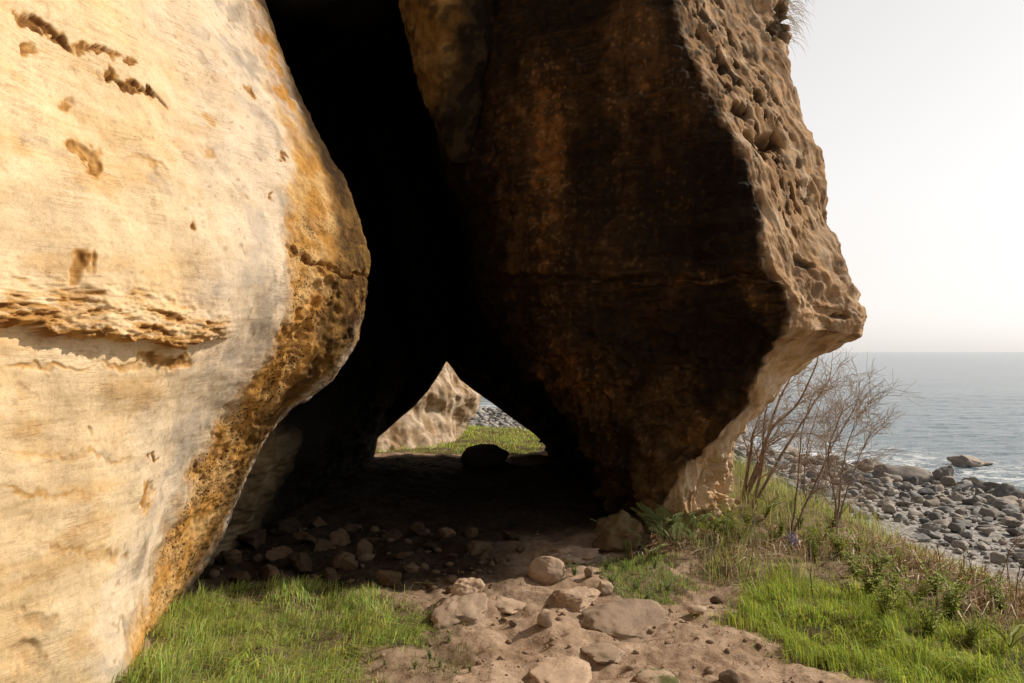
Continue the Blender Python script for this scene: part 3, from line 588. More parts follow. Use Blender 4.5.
# ------------------------------------------------------------------ back wall with the through-opening, and the roof
def build_cave_back():
    hole = [(378, 462), (372, 458), (376, 440), (392, 425), (412, 408), (428, 390), (438, 374), (446, 361), (452, 368), (460, 380), (472, 390), (490, 402), (506, 414), (522, 426), (537, 437), (547, 447), (549, 456), (542, 470), (500, 485), (430, 482)]
    D = 12.0
    H = np.array([(at(x, y, D)[0], at(x, y, D)[2]) for x, y in hole])
    c = np.array([at(455, 435, D)[0], at(455, 435, D)[2]])
    # resample the outline densely
    Hc = np.concatenate([H, H[:1]]); s = np.concatenate([[0], np.cumsum(np.linalg.norm(np.diff(Hc, axis=0), axis=1))]); t = np.linspace(0, s[-1], 181)[:-1]
    O = np.stack([np.interp(t, s, Hc[:, 0]), np.interp(t, s, Hc[:, 1])], 1)
    ang = np.arctan2(O[:, 1]-c[1], O[:, 0]-c[0])
    far = np.stack([np.clip(c[0]+9*np.cos(ang), -6.5, 2.6), np.clip(c[1]+9*np.sin(ang), -1.0, 7.2)], 1)
    prof = [(1.0, 11.0), (.55, 11.25), (.28, 11.5), (.10, 11.75), (.02, 11.95), (0, 12.15), (.02, 12.4), (.08, 12.65), (.25, 12.9), (.6, 13.1), (1.0, 13.2)]
    G = []
    for k, y in prof:
        xy = O*(1-k)+far*k; G.append(np.stack([xy[:, 0], np.full(len(xy), y), xy[:, 1]], 1))
    G = np.array(G); G = np.concatenate([G, G[:, :1]], 1)
    P, _ = hermite(G, np.arange(len(G))*1.0, [5]*10, {}); R, C = P.shape[:2]
    V = P.reshape(-1, 3); w = np.clip(np.abs(V[:, 1]-12.15)*1.5, .12, 1)
    V = V+np.stack([.12*fbm(V*2, 4, 201), .2*fbm(V*1.4, 4, 202), .12*fbm(V*2, 4, 203)], 1)*w[:, None]
    V[C-1::C] = V[0::C]
    inside = 1-sst(12.0, 12.35, V[:, 1]); col = lerp3((.34, .25, .15), (.011, .009, .006), inside)  # cave side coloured black as painted shade, outside left rock-coloured
    bm = [V]; fs = [grid_faces(R, C)]; cols = [col]
    # roof slab
    nx, ny = 60, 60
    xs = np.linspace(-6.5, 2.1, nx); ys = np.linspace(7.9, 13.4, ny); X, Y = np.meshgrid(xs, ys); X = X.ravel(); Y = Y.ravel()
    p = np.stack([X, Y, np.zeros_like(X)], 1)
    lo = np.stack([X, Y, 5.15+.25*fbm(p*.9, 4, 210)], 1); hi = np.stack([X, Y, 7.2+.5*fbm(p*.5, 4, 211)], 1)
    i = np.arange(nx*ny).reshape(ny, nx); b = np.concatenate([i[0], i[1:, -1], i[-1, -2::-1], i[-2:0:-1, 0]]); b2 = np.roll(b, -1); o1 = len(V); o2 = o1+nx*ny
    side = np.stack([b+o1, b2+o1, b2+o2, b+o2], 1)
    fs += [grid_faces(ny, nx, True)+o1, grid_faces(ny, nx)+o2, side]
    bm += [lo, hi]; cols += [np.tile((.010, .008, .006), (len(lo), 1)), np.tile((.30, .23, .15), (len(hi), 1))]  # roof underside painted black as cave shade
    V = np.concatenate(bm); col = np.concatenate(cols)
    tag(link('cave_wall', mesh_np('cave_wall', V, fs, ROCK, True, {'Col': col, 'pit': np.zeros(len(V)), 'rgh': np.full(len(V), .5)})), 'inner wall and roof of the cave, painted black with shade, around the small triangular opening', 'cave wall', kind='thing')

def build_far_rock():
    y = [180, 300, 345, 362, 380, 396, 412, 428, 445, 462]; sx = [425, 440, 447, 452, 463, 476, 469, 461, 457, 455]
    G = []
    for yy, s in zip(y, sx):
        fl_ = .9*sst(405, 462, np.array([yy]))[0]; G.append([at(318, yy, 12.3), at(350, yy, 12.6), at(380-8*(yy < 400), yy, 13.1-.4*fl_), at(s-48, yy, 13.8-fl_), at(s-16, yy, 14.5-fl_), at(s, yy, 15.0-.6*fl_), at(s-6, yy, 16.4), at(s-50, yy, 18.5)])
    G.append([(p[0], p[1], -.6) for p in G[-1]])
    P, pv, pu = loft(np.array(G, float), [8, 16, 22, 30, 24, 12, 8], [14, 14, 14, 16, 16, 16, 16, 16, 14, 6], cu={5: .3})
    R, C = P.shape[:2]; n = normals(P); flip = False
    if n[R//2, C//2, 1] > 0: n = -n; flip = True
    V = P.reshape(-1, 3); N = n.reshape(-1, 3)
    h = .10*fbm(V*1.6, 5, 221)+.03*fbm(V*np.array([6, 6, 3]), 4, 222); pit = sst(.25, .55, fbm(V*np.array([7, 7, 4]), 4, 223)); h -= .006*pit; V = V+N*h[:, None]
    a = sst(-.4, .5, fbm(V*3, 4, 224)); col = lerp3((.56, .45, .34), (.36, .25, .15), a); col = lerp3(col, (.16, .10, .05), .6*sst(.1, .5, fbm(V*np.array([3, 3, 1.2]), 4, 226))); col = lerp3(col, (.17, .11, .06), .6*pit)
    tag(link('sea_rock', mesh_np('sea_rock', V, [grid_faces(R, C, flip)], ROCK, True, {'Col': col, 'pit': np.full(len(V), .2), 'rgh': np.full(len(V), .5)})), 'small pitted sunlit rock wall seen through the opening at the back of the cave', 'rock wall')

# ------------------------------------------------------------------ loose stones
def stone_mesh(name, seed, sub, size, mat, cuts=7, cut=(.55, .9), rough=.12, flat_top=None):
    bm = bmesh.new(); bmesh.ops.create_icosphere(bm, subdivisions=sub, radius=1.0)
    V = np.array([v.co[:] for v in bm.verts]); Fc = np.array([[v.index for v in f.verts] for f in bm.faces]); bm.free()
    r = np.random.default_rng(seed)
    for k in range(cuts):
        n = r.normal(size=3); n /= np.linalg.norm(n); c = r.uniform(*cut); dd = np.maximum(V@n-c, 0); V = V-n*dd[:, None]*.92
    if flat_top is not None: V[:, 2] = np.where(V[:, 2] > flat_top, flat_top+(V[:, 2]-flat_top)*.12, V[:, 2])
    nn = V/np.linalg.norm(V, axis=1)[:, None]
    V = V+nn*(rough*fbm(V*1.4+seed, 3, seed % 31)+rough*.3*fbm(V*5+seed, 3, seed % 17))[:, None]
    return mesh_np(name, V*np.array(size), [Fc], mat, True)
def hit(px, py):
    """where the line of sight at a pixel meets the ground"""
    d = np.geomspace(1.5, 60, 900); x = (px-CX)/F*d; z = CH-(py-HY)/F*d; g = ground_z(x, d); k = int(np.argmax(g > z))
    return float(x[k]), float(d[k]), float(g[k])
def stone(name, label, px, py_base, w, hgt, dep=None, seed=1, mat=None, cuts=7, cut=(.6, .9), rot=0.0, tilt=(0, 0), sink=.25, flat=None, group=None, sub=4, cat='stone', rough=.1):
    x, y, z = hit(px, py_base); s = y/F; rx, rz = w*s/2, hgt*s/2/(1-sink*.5); ry = (dep if dep else w*.8)*s/2
    me = stone_mesh(name, seed, sub, (rx, ry, rz), mat or STONE_TAN, cuts, cut, rough, flat)
    o = link(name, me, loc=(x, y+ry*.5, z+rz*(1-sink)-rz*.15)); o.rotation_euler = (math.radians(tilt[0]), math.radians(tilt[1]), math.radians(rot))
    return tag(o, label, cat, group)
def build_stones():
    st = stone
    st('boulder', 'smooth round tan boulder, the biggest loose stone on the dirt path', 547, 584, 39, 28, seed=11, cuts=4, cut=(.75, .95), sink=.15, sub=5, cat='boulder', rough=.06)
    st('stone', 'rounded pale stone half sunk at the cave shadow edge beside the left grass', 468, 602, 38, 22, seed=12, cuts=5, cut=(.6, .9), sink=.5, cat='stone', sub=5, rough=.2, rot=15)
    st('stone', 'low smooth hump of stone bedded below the rounded pale stone', 458, 622, 52, 16, dep=80, seed=13, cuts=5, cut=(.6, .9), sink=.75, sub=5, rough=.22, rot=-20, tilt=(10, 0))
    st('flat_stone', 'largest flat slab, tilted, with a dark undercut edge in mid path', 630, 634, 100, 17, dep=84, seed=14, cuts=9, cut=(.55, .9), sink=.35, tilt=(9, -5), rot=12, cat='flat stone', sub=5, rough=.2)
    st('flat_stone', 'flat grey-brown slab just behind and left of the largest tilted slab', 574, 608, 54, 13, dep=62, seed=15, cuts=9, cut=(.5, .9), sink=.35, tilt=(8, -6), rot=-25, cat='flat stone', sub=5, rough=.2)
    st('flat_stone', 'pale flat stone embedded flush in the dirt at the bottom edge of the path', 560, 684, 70, 9, dep=110, seed=16, cuts=7, cut=(.6, .95), sink=.75, cat='flat stone', sub=5, rough=.16)
    st('stone', 'angular pointed stone standing left of the largest tilted slab', 546, 632, 26, 20, seed=17, cuts=12, cut=(.35, .75), sink=.35, rot=20, tilt=(0, 15))
    st('flat_stone', 'small flush slab between the two bedded humps and the pointed stone', 508, 612, 40, 7, dep=60, seed=31, cuts=8, cut=(.55, .9), sink=.6, rot=30, cat='flat stone', sub=4, rough=.2)
    st('flat_stone', 'narrow flush slab in front of the largest tilted slab', 606, 660, 46, 6, dep=50, seed=32, cuts=8, cut=(.55, .9), sink=.65, rot=-10, cat='flat stone', sub=4, rough=.2)
    st('stone', 'tiny upright dark chip of stone alone in the bare dirt', 514, 627, 10, 8, seed=18, cuts=9, cut=(.4, .8), sink=.15, mat=STONE_DARK)
    st('stone', 'blocky stone behind the largest slab at the edge of the low weeds', 604, 596, 19, 15, seed=19, cuts=8, cut=(.5, .85), sink=.2)
    st('stone', 'flat pale pebble near the tip of the right grass patch', 698, 614, 20, 8, seed=20, cuts=6, cut=(.6, .9), sink=.3)
    st('stone', 'small brown pebble behind the flat pale pebble by the right grass', 717, 604, 13, 7, seed=21, cuts=6, cut=(.6, .9), sink=.3, mat=STONE_DARK)
    st('stone', 'dark lumpy stone at the bottom edge of the path below the right grass', 731, 686, 22, 14, seed=22, cuts=8, cut=(.5, .85), sink=.3, mat=STONE_DARK)
    st('stone', 'moss-covered low stone at the bottom edge of the path', 660, 688, 44, 10, dep=50, seed=23, cuts=5, cut=(.7, .95), sink=.4, mat=STONE_MOSS)
    st('weathered_rock', 'low rugged rock ledge at the left foot of the overhanging rock', 570, 562, 58, 16, dep=50, seed=24, cuts=12, cut=(.4, .8), sink=.35, rough=.4, cat='rock ledge', sub=5)
    st('weathered_rock', 'knobbly weathered rock with moss at the foot of the dark pillar', 628, 552, 64, 34, dep=50, seed=25, cuts=12, cut=(.4, .8), sink=.35, rough=.4, mat=STONE_MOSS2, cat='rock', sub=5)
    st('stone', 'small grey stone in the weeds beside the round tan boulder', 590, 577, 12, 10, seed=26, cuts=7, cut=(.5, .85))
    st('boulder', 'dark domed boulder silhouetted in the far opening of the cave', 484, 466, 54, 22, seed=27, cuts=4, cut=(.75, .95), sink=.2, mat=STONE_DARK, cat='boulder')
    st('boulder', 'low dark boulder right of the domed one, in the far opening', 528, 466, 46, 13, seed=28, cuts=6, cut=(.6, .9), sink=.3, mat=STONE_DARK, cat='boulder')
    st('stone', 'blocky brown stone, rightmost of the rubble just inside the cave mouth', 388, 588, 34, 20, seed=29, cuts=9, cut=(.5, .8), sink=.3, mat=STONE_CAVE)
    g = 'rubble on the cave floor'
    for k, (px, py, w, hh) in enumerate([(226, 566, 30, 14), (250, 548, 38, 16), (276, 560, 26, 10), (300, 574, 30, 14), (322, 552, 30, 10), (346, 572, 24, 16), (362, 560, 18, 16), (330, 582, 22, 10), (268, 580, 30, 12), (240, 584, 20, 9), (305, 545, 24, 9), (285, 535, 26, 12), (262, 528, 30, 14),
                                         (340, 545, 22, 10), (372, 548, 20, 9), (400, 560, 18, 8), (412, 572, 14, 6), (352, 534, 20, 8), (390, 540, 20, 9), (430, 552, 16, 7), (450, 560, 14, 6), (480, 555, 26, 8), (500, 562, 18, 7), (520, 553, 14, 7), (318, 528, 20, 9), (236, 542, 26, 16), (445, 540, 18, 8), (470, 538, 16, 7), (420, 535, 22, 9), (510, 540, 18, 8)]):
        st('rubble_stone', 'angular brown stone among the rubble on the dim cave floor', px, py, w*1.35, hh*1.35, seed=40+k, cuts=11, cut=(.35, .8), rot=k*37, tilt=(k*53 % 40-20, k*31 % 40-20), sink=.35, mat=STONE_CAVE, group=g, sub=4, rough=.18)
    # pebbles scattered on the path: far too many to count
    P = []; Fs = []; off = 0; dk = []
    bm = bmesh.new(); bmesh.ops.create_icosphere(bm, subdivisions=1, radius=1); I = np.array([v.co[:] for v in bm.verts]); If = np.array([[v.index for v in f.verts] for f in bm.faces]); bm.free()
    N = 2600; px = rng.uniform(200, 830, N); py = 525+rng.random(N)**.8*225; d = CH*F/(py-HY); X = (px-CX)/F*d; Y = d
    wx, wy = warp(X, Y); ok = ~(in_poly(wx, wy, GP_LEFT) | in_poly(wx, wy, GP_RIGHT)); cl = sst(-.2, .4, fbm(np.stack([X*1.5, Y*1.5, X*0], 1), 3, 77)); ok &= rng.random(N) < .25+.75*cl
    X, Y = X[ok], Y[ok]; Z = ground_z(X, Y)
    for x, y, z in zip(X, Y, Z):
        s = .003+.022*rng.random()**7 if y < 5.4 or x > 0 else .012+.05*rng.random()**2.5; v = I*np.array([s*rng.uniform(.8, 1.5), s*rng.uniform(.7, 1.2), s*.7]); v = v*(1+.3*rng.normal(size=(len(I), 1))*.5); a = rng.random()*6.28
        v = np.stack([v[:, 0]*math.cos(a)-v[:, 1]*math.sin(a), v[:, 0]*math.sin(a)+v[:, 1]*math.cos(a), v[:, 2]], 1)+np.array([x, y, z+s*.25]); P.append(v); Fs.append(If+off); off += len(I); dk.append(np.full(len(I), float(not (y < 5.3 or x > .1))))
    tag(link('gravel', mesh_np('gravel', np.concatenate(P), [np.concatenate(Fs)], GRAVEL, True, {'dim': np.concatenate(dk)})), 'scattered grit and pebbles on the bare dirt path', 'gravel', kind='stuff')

def build_beach():
    protos = [stone_mesh('beach_boulder', 300+k, 3, (1, rnd.uniform(.7, .95), rnd.uniform(.5, .72)), BOULDER, 12, (.28, .8), .25) for k in range(9)]
    # candidates over the foreshore
    N = 70000; r = np.random.default_rng(21)
    Y = r.uniform(6, 74, N); X = r.uniform(-22, 24, N)
    ss = sd(X, Y, SHORE); sb = sd(X, Y, BANK); az = np.degrees(np.arctan2(X, Y))
    q = np.stack([X, Y, X*0], 1); zone = fbm(q*.25, 3, 5)
    ok = (ss < 1.2) & (sb > 3.0) & (ss > -9.0+1.8*zone-.12*np.clip(Y-30, 0, 99)) & (az > -8) & (az < 36) & ((az > 11) | (az < 5))
    X, Y, ss = X[ok], Y[ok], ss[ok]; z = ground_z(X, Y)
    size = .06+.25*r.random(len(X))**3.2; size *= 1+.35*sst(-7, -1, ss); size = np.where(r.random(len(X)) < .02, size*1.7, size)
    order = np.argsort(-size); kept = []; cell = {}
    for i in order:
        cx, cy = int(X[i]//1.2), int(Y[i]//1.2); good = True
        for a in (-1, 0, 1):
            for b in (-1, 0, 1):
                for j in cell.get((cx+a, cy+b), ()):
                    if (X[i]-X[j])**2+(Y[i]-Y[j])**2 < (.72*(size[i]+size[j]))**2: good = False; break
                if not good: break
            if not good: break
        if good: cell.setdefault((cx, cy), []).append(i); kept.append(i)
    # a handful that the photo shows singly
    def special(label, px, py, d, sx, sz, seed, cat='boulder'):
        x, _, _ = at(px, py, d); me = stone_mesh('boulder', seed, 4, (sx, sx*.7, sz), BOULDER, 11, (.42, .85), .25)
        o = link('boulder', me, loc=(x, d, SEA+sz*.15)); tag(o, label, cat)
    special('long low rock lying out in the sea beyond the boulders', 970, 474, 32.0, .95, .38, 501, 'sea rock')
    special('flat dark rock awash at the edge of the water nearer the shore', 992, 494, 25.9, .75, .3, 502, 'sea rock')
    special('upright squat boulder at the waterline among the beach boulders', 943, 485, 27.0, .38, .75, 503)
    special('big dark boulder at the right edge of the frame by the water', 1016, 508, 23.4, .75, .62, 504)
    special('broad pale boulder near the water left of the big dark one', 1000, 510, 22.6, .7, .42, 505)
    special('blocky dark boulder at the left end of the visible shoreline', 870, 474, 29.5, .7, .65, 506)
    special('long sloping grey boulder at the water edge in the middle of the beach', 896, 486, 27.5, 1.25, .62, 507)
    kept = np.array(kept)
    az = np.degrees(np.arctan2(X[kept], Y[kept])); show = size[kept]/Y[kept]*(az > 14); o_ = np.argsort(-show)
    kept = kept[o_]
    for n, i in enumerate(kept[:270]):
        o = bpy.data.objects.new('beach_boulder', protos[n % len(protos)]); COL.objects.link(o); s = size[i]
        o.location = (X[i], Y[i], z[i]+s*.22); o.rotation_euler = (r.uniform(-.25, .25), r.uniform(-.25, .25), r.uniform(0, 6.28)); o.scale = (s*r.uniform(.9, 1.35), s, s*r.uniform(.8, 1.15))
        tag(o, 'weathered grey or brown boulder among the many strewn over the foreshore', 'boulder', 'boulders strewn over the beach')
    Vs = []; Fs = []; off = 0
    pv = []
    for m in [stone_mesh('tmp', 330+k, 2, (1, .8, .55), None, 11, (.28, .8), .25) for k in range(6)]:
        v = np.empty(len(m.vertices)*3, np.float32); m.vertices.foreach_get('co', v); f = np.array([p.vertices[:] for p in m.polygons]); pv.append((v.reshape(-1, 3), f)); bpy.data.meshes.remove(m)
    for n, i in enumerate(kept[270:]):
        v, f = pv[n % 6]; s = size[i]; a = r.uniform(0, 6.28); v = v*s*np.array([r.uniform(.9, 1.3), 1, 1])
        Vs.append(np.stack([v[:, 0]*math.cos(a)-v[:, 1]*math.sin(a), v[:, 0]*math.sin(a)+v[:, 1]*math.cos(a), v[:, 2]], 1)+np.array([X[i], Y[i], z[i]+s*.2])); Fs.append(f+off); off += len(v)
    tag(link('cobbles', mesh_np('cobbles', np.concatenate(Vs), [np.concatenate(Fs)], COBBLE, True)), 'mass of smaller cobbles packed between the beach boulders', 'cobbles', kind='stuff')
    print('boulders', len(kept))
def mat_cobble():
    t = NT('cobble_stone'); v = t.coord('Object'); x = t.n('ShaderNodeTexVoronoi'); x.inputs['Scale'].default_value = 1.6; t.l(v, x.inputs['Vector'])
    c = t.mix((.17, .17, .172), (.47, .42, .36), x.outputs['Color']); n = t.noise(8, 6, .7, v); c = t.mix(c, (.5, .45, .4), t.mp(n, .5, .3, 0, .7), 'MULTIPLY'); t.bsdf(c, .9, t.bump(n, .5, .03), .15); return t.m
COBBLE = mat_cobble()
def mat_gravel():
    t = NT('grit'); v = t.coord('Object'); x = t.n('ShaderNodeTexVoronoi'); x.inputs['Scale'].default_value = 18; t.l(v, x.inputs['Vector'])
    c = t.mix((.16, .105, .07), (.33, .235, .155), x.outputs['Color']); c = t.mix(c, (.10, .065, .04), t.math('MULTIPLY', t.attr('dim', True), .8)); t.bsdf(c, .92, t.bump(t.noise(60, 4, .7, v), .5, .01), .12); return t.m  # grit inside the cave gets its shade as a darker colour
GRAVEL = mat_gravel()

# ------------------------------------------------------------------ plants
def blades(X, Y, H, W, lean, col, seed, name, label, mat=None, leandir=None, bend=.5):
    r = np.random.default_rng(seed); N = len(X); Z = ground_z(X, Y)-.01
    a = r.uniform(0, 6.283, N); la = r.uniform(0, 6.283, N) if leandir is None else leandir+2.6*fbm(np.stack([X*2.2, Y*2.2, X*0], 1), 2, seed+40)+r.normal(0, .55, N); L = lean*r.random(N)*H
    B = np.stack([X, Y, Z], 1); side = np.stack([np.cos(a), np.sin(a), np.zeros(N)], 1)*W[:, None]*.5; ld = np.stack([np.cos(la), np.sin(la), np.zeros(N)], 1)
    up = np.array([0, 0, 1.0])
    m = B+ld*(L*bend*.45)[:, None]+up*(H*.55)[:, None]; tp = B+ld*L[:, None]+up*(np.sqrt(np.maximum(H**2-L**2*.7, (H*.3)**2)))[:, None]
    V = np.stack([B-side, B+side, m-side*.8, m+side*.8, tp], 1).reshape(-1, 3); i = np.arange(N)*5
    q = np.stack([i, i+1, i+3, i+2], 1); t = np.stack([i+2, i+3, i+4], 1)
    C = np.repeat(col, 5, axis=0)
    return tag(link(name, mesh_np(name, V, [q, t], mat or GRASS, True, {'Col': C})), label, name.replace('_', ' '), kind='stuff')
def gcol(N, r, fresh, dry, pdry, X=None, Y=None):
    a = r.random(N); c = np.array(fresh)*(.5+1.0*r.random((N, 1)))*np.array([1, 1, 1])
    c[:, 0] *= .8+.6*r.random(N); d = r.random(N) < pdry; c[d] = np.array(dry)*(.7+.6*r.random((d.sum(), 1))); return c
def scatter_poly(poly, dens, r, dens_noise=None, wp=.12):
    p = np.array(poly); x0, y0 = p.min(0)-.2; x1, y1 = p.max(0)+.2; x0 = max(x0, -4); x1 = min(x1, 7); y0 = max(y0, 2.4)
    n = int((x1-x0)*(y1-y0)*dens); X = r.uniform(x0, x1, n); Y = r.uniform(y0, y1, n); wx, wy = warp(X, Y, wp); j = r.normal(0, .07, (2, n))*(r.random(n) < .5); ok = in_poly(wx+j[0], wy+j[1], poly)
    return X[ok], Y[ok]
def build_grass():
    r = np.random.default_rng(31)
    X, Y = scatter_poly(GP_LEFT, 9000, r); cl = fbm(np.stack([X*3, Y*3, X*0], 1), 3, 5); k = r.random(len(X)) < .55+.6*cl; X, Y, cl = X[k], Y[k], cl[k]; N = len(X)
    blades(X, Y, (.035+.068*r.random(N))*(1+.7*np.clip(cl, -.5, .8))*(1+.5*fbm(np.stack([X*9, Y*9, X*0], 1), 2, 25)), .003+.003*r.random(N), 1.75, gcol(N, r, (.38, .51, .11), (.55, .46, .25), .14), 1, 'grass', 'thick tufted green grass at the foot of the pale rock wall', leandir=.4)
    X, Y = scatter_poly(GP_LEFT2, 2600, r); cl = fbm(np.stack([X*4, Y*4, X*0], 1), 3, 6); k = cl > -.02; X, Y = X[k], Y[k]; N = len(X)
    blades(X, Y, .025+.05*r.random(N), .003+.002*r.random(N), 1.3, gcol(N, r, (.17, .21, .06), (.32, .25, .13), .25), 2, 'grass', 'sparse worn turf thinning out onto the dirt path')
    X, Y = scatter_poly(GP_RIGHT, 8000, r); cl = fbm(np.stack([X*2.5, Y*2.5, X*0], 1), 3, 7); k = r.random(len(X)) < .7+.5*cl; X, Y, cl = X[k], Y[k], cl[k]; N = len(X)
    blades(X, Y, (.045+.08*r.random(N))*(1+.6*np.clip(cl, -.5, .8))*(1+.8*fbm(np.stack([X*6, Y*6, X*0], 1), 2, 26)), .003+.003*r.random(N), 1.4, gcol(N, r, (.35, .46, .06), (.30, .26, .10), .07), 3, 'grass', 'lush bright green grass bank on the right of the path', leandir=2.6)
    X, Y = scatter_poly(GP_SMALL, 3200, r); N = len(X)
    blades(X, Y, .03+.05*r.random(N), .004+.003*r.random(N), 1.2, gcol(N, r, (.26, .36, .085), (.3, .24, .12), .12), 4, 'grass', 'small patch of short weedy turf below the pillar foot')
    X, Y = scatter_poly(GP_ROUGH, 1000, r); cl = fbm(np.stack([X*1.8, Y*1.8, X*0], 1), 3, 8); k = cl > -.25; X, Y = X[k], Y[k]; N = len(X)
    blades(X, Y, (.07+.18*r.random(N)**1.5)*np.where(X > 2.1, .45, 1), .003+.003*r.random(N), 1.2, gcol(N, r, (.30, .38, .085), (.50, .40, .22), .28), 5, 'rough_grass', 'rough mixed grass and dead stalks along the bank top')
    for P_, sd_, lab_ in ((GP_LEFT, 51, 'ragged short turf straggling out around the left grass'), (GP_RIGHT, 52, 'ragged short turf straggling out around the right grass')):
        q = np.array(P_); n = 60000; X = r.uniform(max(q[:, 0].min()-.4, -3), min(q[:, 0].max()+.4, 4), n); Y = r.uniform(max(q[:, 1].min()-.4, 2.6), q[:, 1].max()+.4, n); wx, wy = warp(X, Y, .12); j = r.normal(0, .13, (2, n))
        k = in_poly(wx+j[0], wy+j[1], P_) & ~in_poly(wx, wy, P_) & (fbm(np.stack([X*5, Y*5, X*0], 1), 3, sd_) > -.05); X, Y = X[k], Y[k]; N = len(X)
        blades(X, Y, .012+.045*r.random(N), .003+.003*r.random(N), 1.7, gcol(N, r, (.28, .37, .08), (.5, .40, .22), .3), sd_, 'thin_turf', lab_)
    n = 900; px = r.uniform(360, 800, n); py = 565+r.random(n)*140; d = CH*F/(py-HY); X = (px-CX)/F*d; Y = d; k = fbm(np.stack([X*2, Y*2, X*0], 1), 2, 61) > -.05; X, Y = X[k], Y[k]; N = len(X)
    c = np.array((.22, .13, .07))*(.4+1.4*r.random((N, 1)))
    blades(X, Y, .012+.03*r.random(N), .004+.006*r.random(N), 3.5, c, 62, 'dry_litter', 'scattered bits of dead stalk and leaf on the dirt path', mat=DRY)
    # bracken litter
    n = 5500; px = r.uniform(630, 1060, n); py = 535+r.random(n)*95; d = CH*F/(py-HY); X = (px-CX)/F*d; Y = d
    band = np.exp(-((py-np.interp(px, [640, 700, 760, 830, 900, 960, 1040], [543, 548, 552, 545, 566, 585, 608]))/np.interp(px, [640, 900, 1040], [13, 18, 30]))**2); k = r.random(n) < band; X, Y = X[k], Y[k]; N = len(X)
    c = np.array((.36, .185, .085))*(.5+1.1*r.random((N, 1))); c[r.random(N) < .5] = np.array((.50, .40, .28)); 
    blades(X, Y, .04+.16*r.random(N), .006+.008*r.random(N), 2.6, c, 6, 'dead_bracken', 'flattened rust and straw coloured dead bracken litter', mat=DRY)
    # grass beyond the cave
    n = 26000; X = r.uniform(-3.5, 3, n); Y = r.uniform(12.6, 19, n); k = sd(X, Y, BANK) < 1.6; X, Y = X[k], Y[k]; N = len(X)
    blades(X, Y, (.03+.06*r.random(N)**1.5)*(1+1.2*fbm(np.stack([X*1.5, Y*1.5, X*0], 1), 3, 15)), .008+.006*r.random(N), 1.3, gcol(N, r, (.42, .55, .09), (.34, .28, .14), .2), 7, 'grass', 'sunlit grass outside the far opening of the cave')
    # bank side below the top edge
    n = 40000; X = r.uniform(1.5, 8, n); Y = r.uniform(3, 13, n); s = sd(X, Y, BANK); k = (s > -.5) & (s < 2.4); X, Y = X[k], Y[k]; cl = fbm(np.stack([X*1.6, Y*1.6, X*0], 1), 3, 9); k = cl > -.3; X, Y = X[k], Y[k]; N = len(X)
    blades(X, Y, (.09+.26*r.random(N)**1.6)*np.where(Y < 7.2, .42, 1), .004+.004*r.random(N), 1.0, gcol(N, r, (.31, .38, .09), (.50, .41, .24), .32), 8, 'bank_grass', 'tall mixed green and straw grass down the seaward bank')

def tube(pts, rad, ns=5):
    pts = np.asarray(pts, float); n = len(pts); t = np.gradient(pts, axis=0); t /= np.linalg.norm(t, axis=1)[:, None]+1e-9
    ref = np.array([.3, .8, .2]); a = np.cross(t, ref); a /= np.linalg.norm(a, axis=1)[:, None]+1e-9; b = np.cross(t, a)
    th = np.linspace(0, 2*math.pi, ns+1)[:-1]; V = pts[:, None]+(a[:, None]*np.cos(th)[None, :, None]+b[:, None]*np.sin(th)[None, :, None])*np.asarray(rad)[:, None, None]
    i = np.arange(n*ns).reshape(n, ns); j = np.roll(i, -1, axis=1)
    return V.reshape(-1, 3), np.stack([i[:-1], j[:-1], j[1:], i[1:]], -1).reshape(-1, 4)
class Tubes:
    def __init__(s): s.V = []; s.F = []; s.n = 0
    def add(s, pts, rad, ns=5):
        V, f = tube(pts, rad, ns); s.V.append(V); s.F.append(f+s.n); s.n += len(V)
    def mesh(s, name, mat): return mesh_np(name, np.concatenate(s.V), [np.concatenate(s.F)], mat, True)
